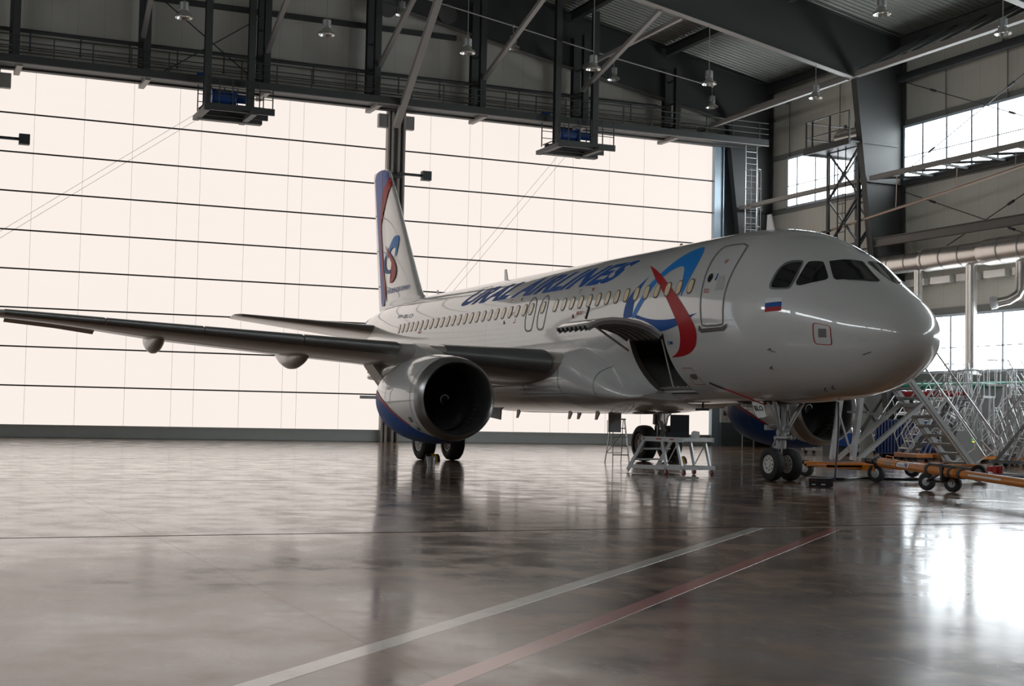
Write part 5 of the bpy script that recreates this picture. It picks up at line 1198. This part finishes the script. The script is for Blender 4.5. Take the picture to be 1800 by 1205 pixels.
# ---- bucket, chocks
t = thing('bucket', 'small galvanised bucket on the floor in front of the right main wheels', 'bucket', (-12.4, -6.0, 0), local=True)
obj('pail', MB().lathe([(0, 0.001), (0, .09), (.26, .125), (.27, .135), (.275, .125), (.26, .118), (.01, .085), (.01, 0.001)], (0, 0, 0), (0, 0, 1), 24), GALV, t)
obj('wire_handle', MB().tube([(.128*math.cos(a), .128*math.sin(a)*.3+.13, .25-.1*math.sin(a)) for a in [PI*i/10 for i in range(11)]], .005, 5), DARKM, t)
def chock(x, y, rz, lb):
    t = thing('wheel_chock', lb, 'wheel chock', (x, y, 0), local=True, rotz=rz)
    obj('block', MB().prism([(-.16, 0), (.16, 0), (.1, .13), (-.02, .2), (-.1, .1)], lambda a, b, e: (a, e, b), -.2, .2), RUBBER, t)
    obj('yellow_stripe', MB().prism([(-.162, 0), (.162, 0), (.102, .132), (-.02, .203), (-.102, .1)], lambda a, b, e: (a, e, b), -.04, .12), YELLOWP, t)
chock(-17.0, -4.25, 0, 'black and yellow wheel chock against the right main wheels by the bucket')
chock(-16.85, 4.15, 0, 'black and yellow wheel chock against the left main wheels behind the work platform')
# ---- ladder park along the right wall
def rolling_stairs(name, lb, n, wdt, slope, rail, base_col, rest=True):
    """local frame: climbs towards +x, foot at x=0"""
    t = thing(name, lb, 'stairs', (0, 0, 0), local=True)
    h = .27*n; run = h/math.tan(R(slope)); w2 = wdt/2; z0 = .25
    for y in (-w2, w2): obj('stringer', MB().beam((0, y, z0), (run, y, z0+h), .035, .12), ALU_D, t)
    m = MB()
    for i in range(n):
        f = (i+.7)/n; obj('step', MB().box(run*f-.13, run*f+.08, -w2, w2, z0+h*f-.02, z0+h*f+.02), ALU, t)
    obj('platform', MB().box(run-.05, run+.85, -w2, w2, z0+h-.03, z0+h+.05), ALU, t)
    m = MB()
    for y in (-w2, w2):
        m.tube([(.05, y, z0+.1), (-.18, y, z0+.75), (-.1, y, z0+.95), (run-.1, y, z0+h+1.0), (run+.82, y, z0+h+1.0), (run+.85, y, z0+h)], .022, 6)
        m.tube([(-.1, y, z0+.5), (run-.1, y, z0+h+.5), (run+.85, y, z0+h+.5)], .016, 6)
        for f in (.3, .6, .9): m.tube([(run*f, y, z0+h*f), (run*f-.3, y, z0+h*f+.85)], .016, 6)
        m.tube([(run+.4, y, z0+h), (run+.4, y, z0+h+1.0)], .018, 6)
    m.tube([(run+.85, -w2, z0+h+1.0), (run+.85, w2, z0+h+1.0)], .022, 6)
    obj('handrail', m, ALU, t)
    m = MB()
    for y in (-w2, w2):
        m.beam((run+.8, y, z0), (run+.7, y, z0+h), .06); m.beam((run*.45, y, z0+h*.45), (run+.75, y, z0+.1), .05); m.beam((run+.78, y, z0+h*.35), (run*.75, y, z0+h*.75), .045); m.beam((run*.3, y, z0+.02), (run*.62, y, z0+h*.6), .05)
    m.beam((run+.8, -w2, z0+.3), (run+.72, w2, z0+h-.3), .035); m.beam((run+.8, w2, z0+.3), (run+.72, -w2, z0+h-.3), .035)
    obj('frame', m, ALU, t)
    b = MB().box(-.1, run+.95, -w2-.06, -w2+.04, z0-.1, z0).box(-.1, run+.95, w2-.04, w2+.06, z0-.1, z0).box(-.14, -.02, -w2-.1, w2+.1, z0-.1, z0+.03).box(run+.85, run+.95, -w2-.1, w2+.1, z0-.1, z0)
    obj('base_frame', b, base_col, t)
    for x, y in ((0, -w2), (0, w2), (run+.8, -w2), (run+.8, w2)):
        ca, cb = MB(), MB(); caster(ca, cb, x, y, .085); obj('caster_wheel', ca, RUBBER, t)
    return t
S1 = rolling_stairs('rolling_stairs', 'wheeled aluminium stairs with orange base nearest the big stairs in the ladder park', 8, .7, 52, 1, ORANGE)
S2 = rolling_stairs('rolling_stairs', 'low aluminium stairs with plain base left in the ladder park', 6, .6, 50, 1, ALU_D)
S3 = rolling_stairs('rolling_stairs', 'tallest grey stairs in the ladder park at the right edge', 10, .8, 55, 1, ALU_D)
def place(src, x, y, rz, lb=None, grp='aluminium maintenance stairs parked along the right wall', first=[]):
    if src not in first: first.append(src); src.location = (x, y, 0); src.rotation_euler = (0, 0, R(rz)); src['group'] = grp; (lb and src.__setitem__('label', lb)); return src
    return dup(src, (x, y, 0), R(rz), lb, grp)
place(S2, -26.5, 18.2, 200, 'leftmost aluminium stairs of the ladder park, seen between nose wheels and big stairs')
place(S1, -21.8, 17.0, 75, 'aluminium stairs on orange base directly left of the blue container')
place(S1, -20.2, 16.2, 35, 'aluminium stairs on orange base in front of the blue container')
place(S2, -25.0, 20.6, 120, 'low aluminium stairs behind the blue container')
place(S3, -22.5, 20.8, 150, 'tall aluminium stairs against the wall right of the blue container')
place(S1, -17.4, 15.6, 110, 'aluminium stairs on orange base behind the big stairs handrail')
place(S2, -18.9, 18.4, 60, 'low aluminium stairs left of the grey control cabinet')
place(S3, -16.2, 17.2, 35, 'tall aluminium stairs just right of the grey control cabinet')
place(S1, -14.4, 16.6, 150, 'aluminium stairs on orange base at the right edge of the view')
place(S3, -18.2, 21.2, 190, 'tall aluminium stairs against the wall below the right window')
place(S2, -13.9, 14.7, 20, 'low aluminium stairs nearest the tow bar at the right edge')
place(S2, -28.6, 21.2, 90, 'low aluminium stairs in the back row against the wall, farthest away')
place(S1, -15.2, 19.8, 240, 'aluminium stairs on orange base in the back row at the right edge')
# blue container, control cabinet, trestle, red boom
t = thing('blue_container', 'blue corrugated container behind the ladder park', 'container', (-23.5, 18.6, 0))
m = MB(); x = -24.7
m.box(-24.7, -22.3, 18.0, 19.5, .15, 1.55)
while x < -22.4: m.box(x, x+.1, 17.95, 18.0, .2, 1.5); x += .2
y = 18.05
while y < 19.4: m.box(-22.3, -22.25, y, y+.1, .2, 1.5); y += .2
obj('container_body', m, BLUEP, t); obj('container_feet', MB().box(-24.6, -24.4, 18.1, 19.4, 0, .15).box(-22.6, -22.4, 18.1, 19.4, 0, .15), DARKM, t)
t = thing('blue_bin', 'smaller blue box left of the container behind the nose gear', 'box', (-26.2, 17.2, 0))
obj('bin_body', MB().box(-26.8, -25.6, 16.8, 17.6, .4, .95), BLUEP, t); obj('bin_stand', MB().box(-26.75, -25.65, 16.85, 17.55, 0, .4), DARKM, t)
t = thing('control_cabinet', 'grey control cabinet with small glowing green and orange indicator lights', 'cabinet', (-13.6, 11.8, 0))
obj('cabinet_body', MB().box(-13.9, -13.2, 12.2, 13.2, .1, 1.12).box(-13.85, -13.2, 12.25, 13.15, 1.12, 1.2), mat('cabinet_grey', (.24, .25, .24), .5), t)
obj('cabinet_feet', MB().box(-13.8, -13.7, 12.25, 12.35, 0, .1).box(-13.35, -13.25, 13.05, 13.15, 0, .1).box(-13.35, -13.25, 12.25, 12.35, 0, .1), DARKM, t)
obj('green_indicator', MB().box(-13.2, -13.18, 12.86, 12.9, .92, .95).box(-13.2, -13.18, 12.86, 12.9, .84, .87), mat('led_green', (.1, .6, .05), .4, emit=(.25, 1, .05), es=2.5), t)
obj('orange_indicator', MB().box(-13.2, -13.18, 12.92, 12.99, .83, .88), mat('led_orange', (.7, .2, .02), .4, emit=(1, .3, .03), es=3), t)
obj('cabinet_button', MB().lathe([(0, .025), (.02, .025), (.02, 0)], (-13.2, 12.95, .6), (1, 0, 0), 10), YELLOWP, t)
t = thing('red_boom', 'dark red boom arm resting on a trestle above the ladder park', 'boom', (-21.5, 19.4, 0))
obj('boom_arm', MB().tube([(-23.2, 18.1, 2.55), (-21.7, 19.4, 2.6)], .13, 10).tube([(-21.7, 19.4, 2.6), (-21.3, 19.8, 2.62)], .08, 8), REDP, t)
obj('trestle', MB().beam((-22.9, 18.3, 2.45), (-23.2, 18.0, 0), .07).beam((-22.9, 18.3, 2.45), (-22.6, 18.8, 0), .07).beam((-21.9, 19.2, 2.5), (-22.2, 18.9, 0), .07).beam((-21.9, 19.2, 2.5), (-21.6, 19.6, 0), .07), STEEL, t)
t = thing('small_cart', 'low orange flatbed cart beside the grey control cabinet', 'cart', (-16.9, 14.2, 0))
obj('cart_bed', MB().box(-17.9, -16.7, 13.5, 14.2, .22, .34), ORANGE, t)
for x, y in ((-17.7, 13.6), (-16.9, 13.6), (-17.7, 14.1), (-16.9, 14.1)):
    ca, cb = MB(), MB(); caster(ca, cb, x, y, .1); obj('caster_wheel', ca, RUBBER, t)
solo('floor_pole', MB().tube([(-9.6, 8.0, .05), (-6.9, 9.6, .05)], .022, 8), GALV, 'thin grey pole with a red end lying on the floor behind the big stairs', 'pole')
# dark workshop doorway clutter under the aircraft: benches by the door-side wall
t = thing('workbench', 'dark grey bench in the shadowed corner right of the big door', 'bench', (-40.5, 23.2, 0))
obj('bench_top', MB().box(-40.9, -38.4, 22.6, 23.5, .95, 1.02), STEEL, t); obj('bench_frame', MB().box(-40.85, -40.75, 22.65, 23.45, 0, .95).box(-38.55, -38.45, 22.65, 23.45, 0, .95).box(-40.8, -38.5, 22.7, 23.4, .3, .34), DARKM, t)
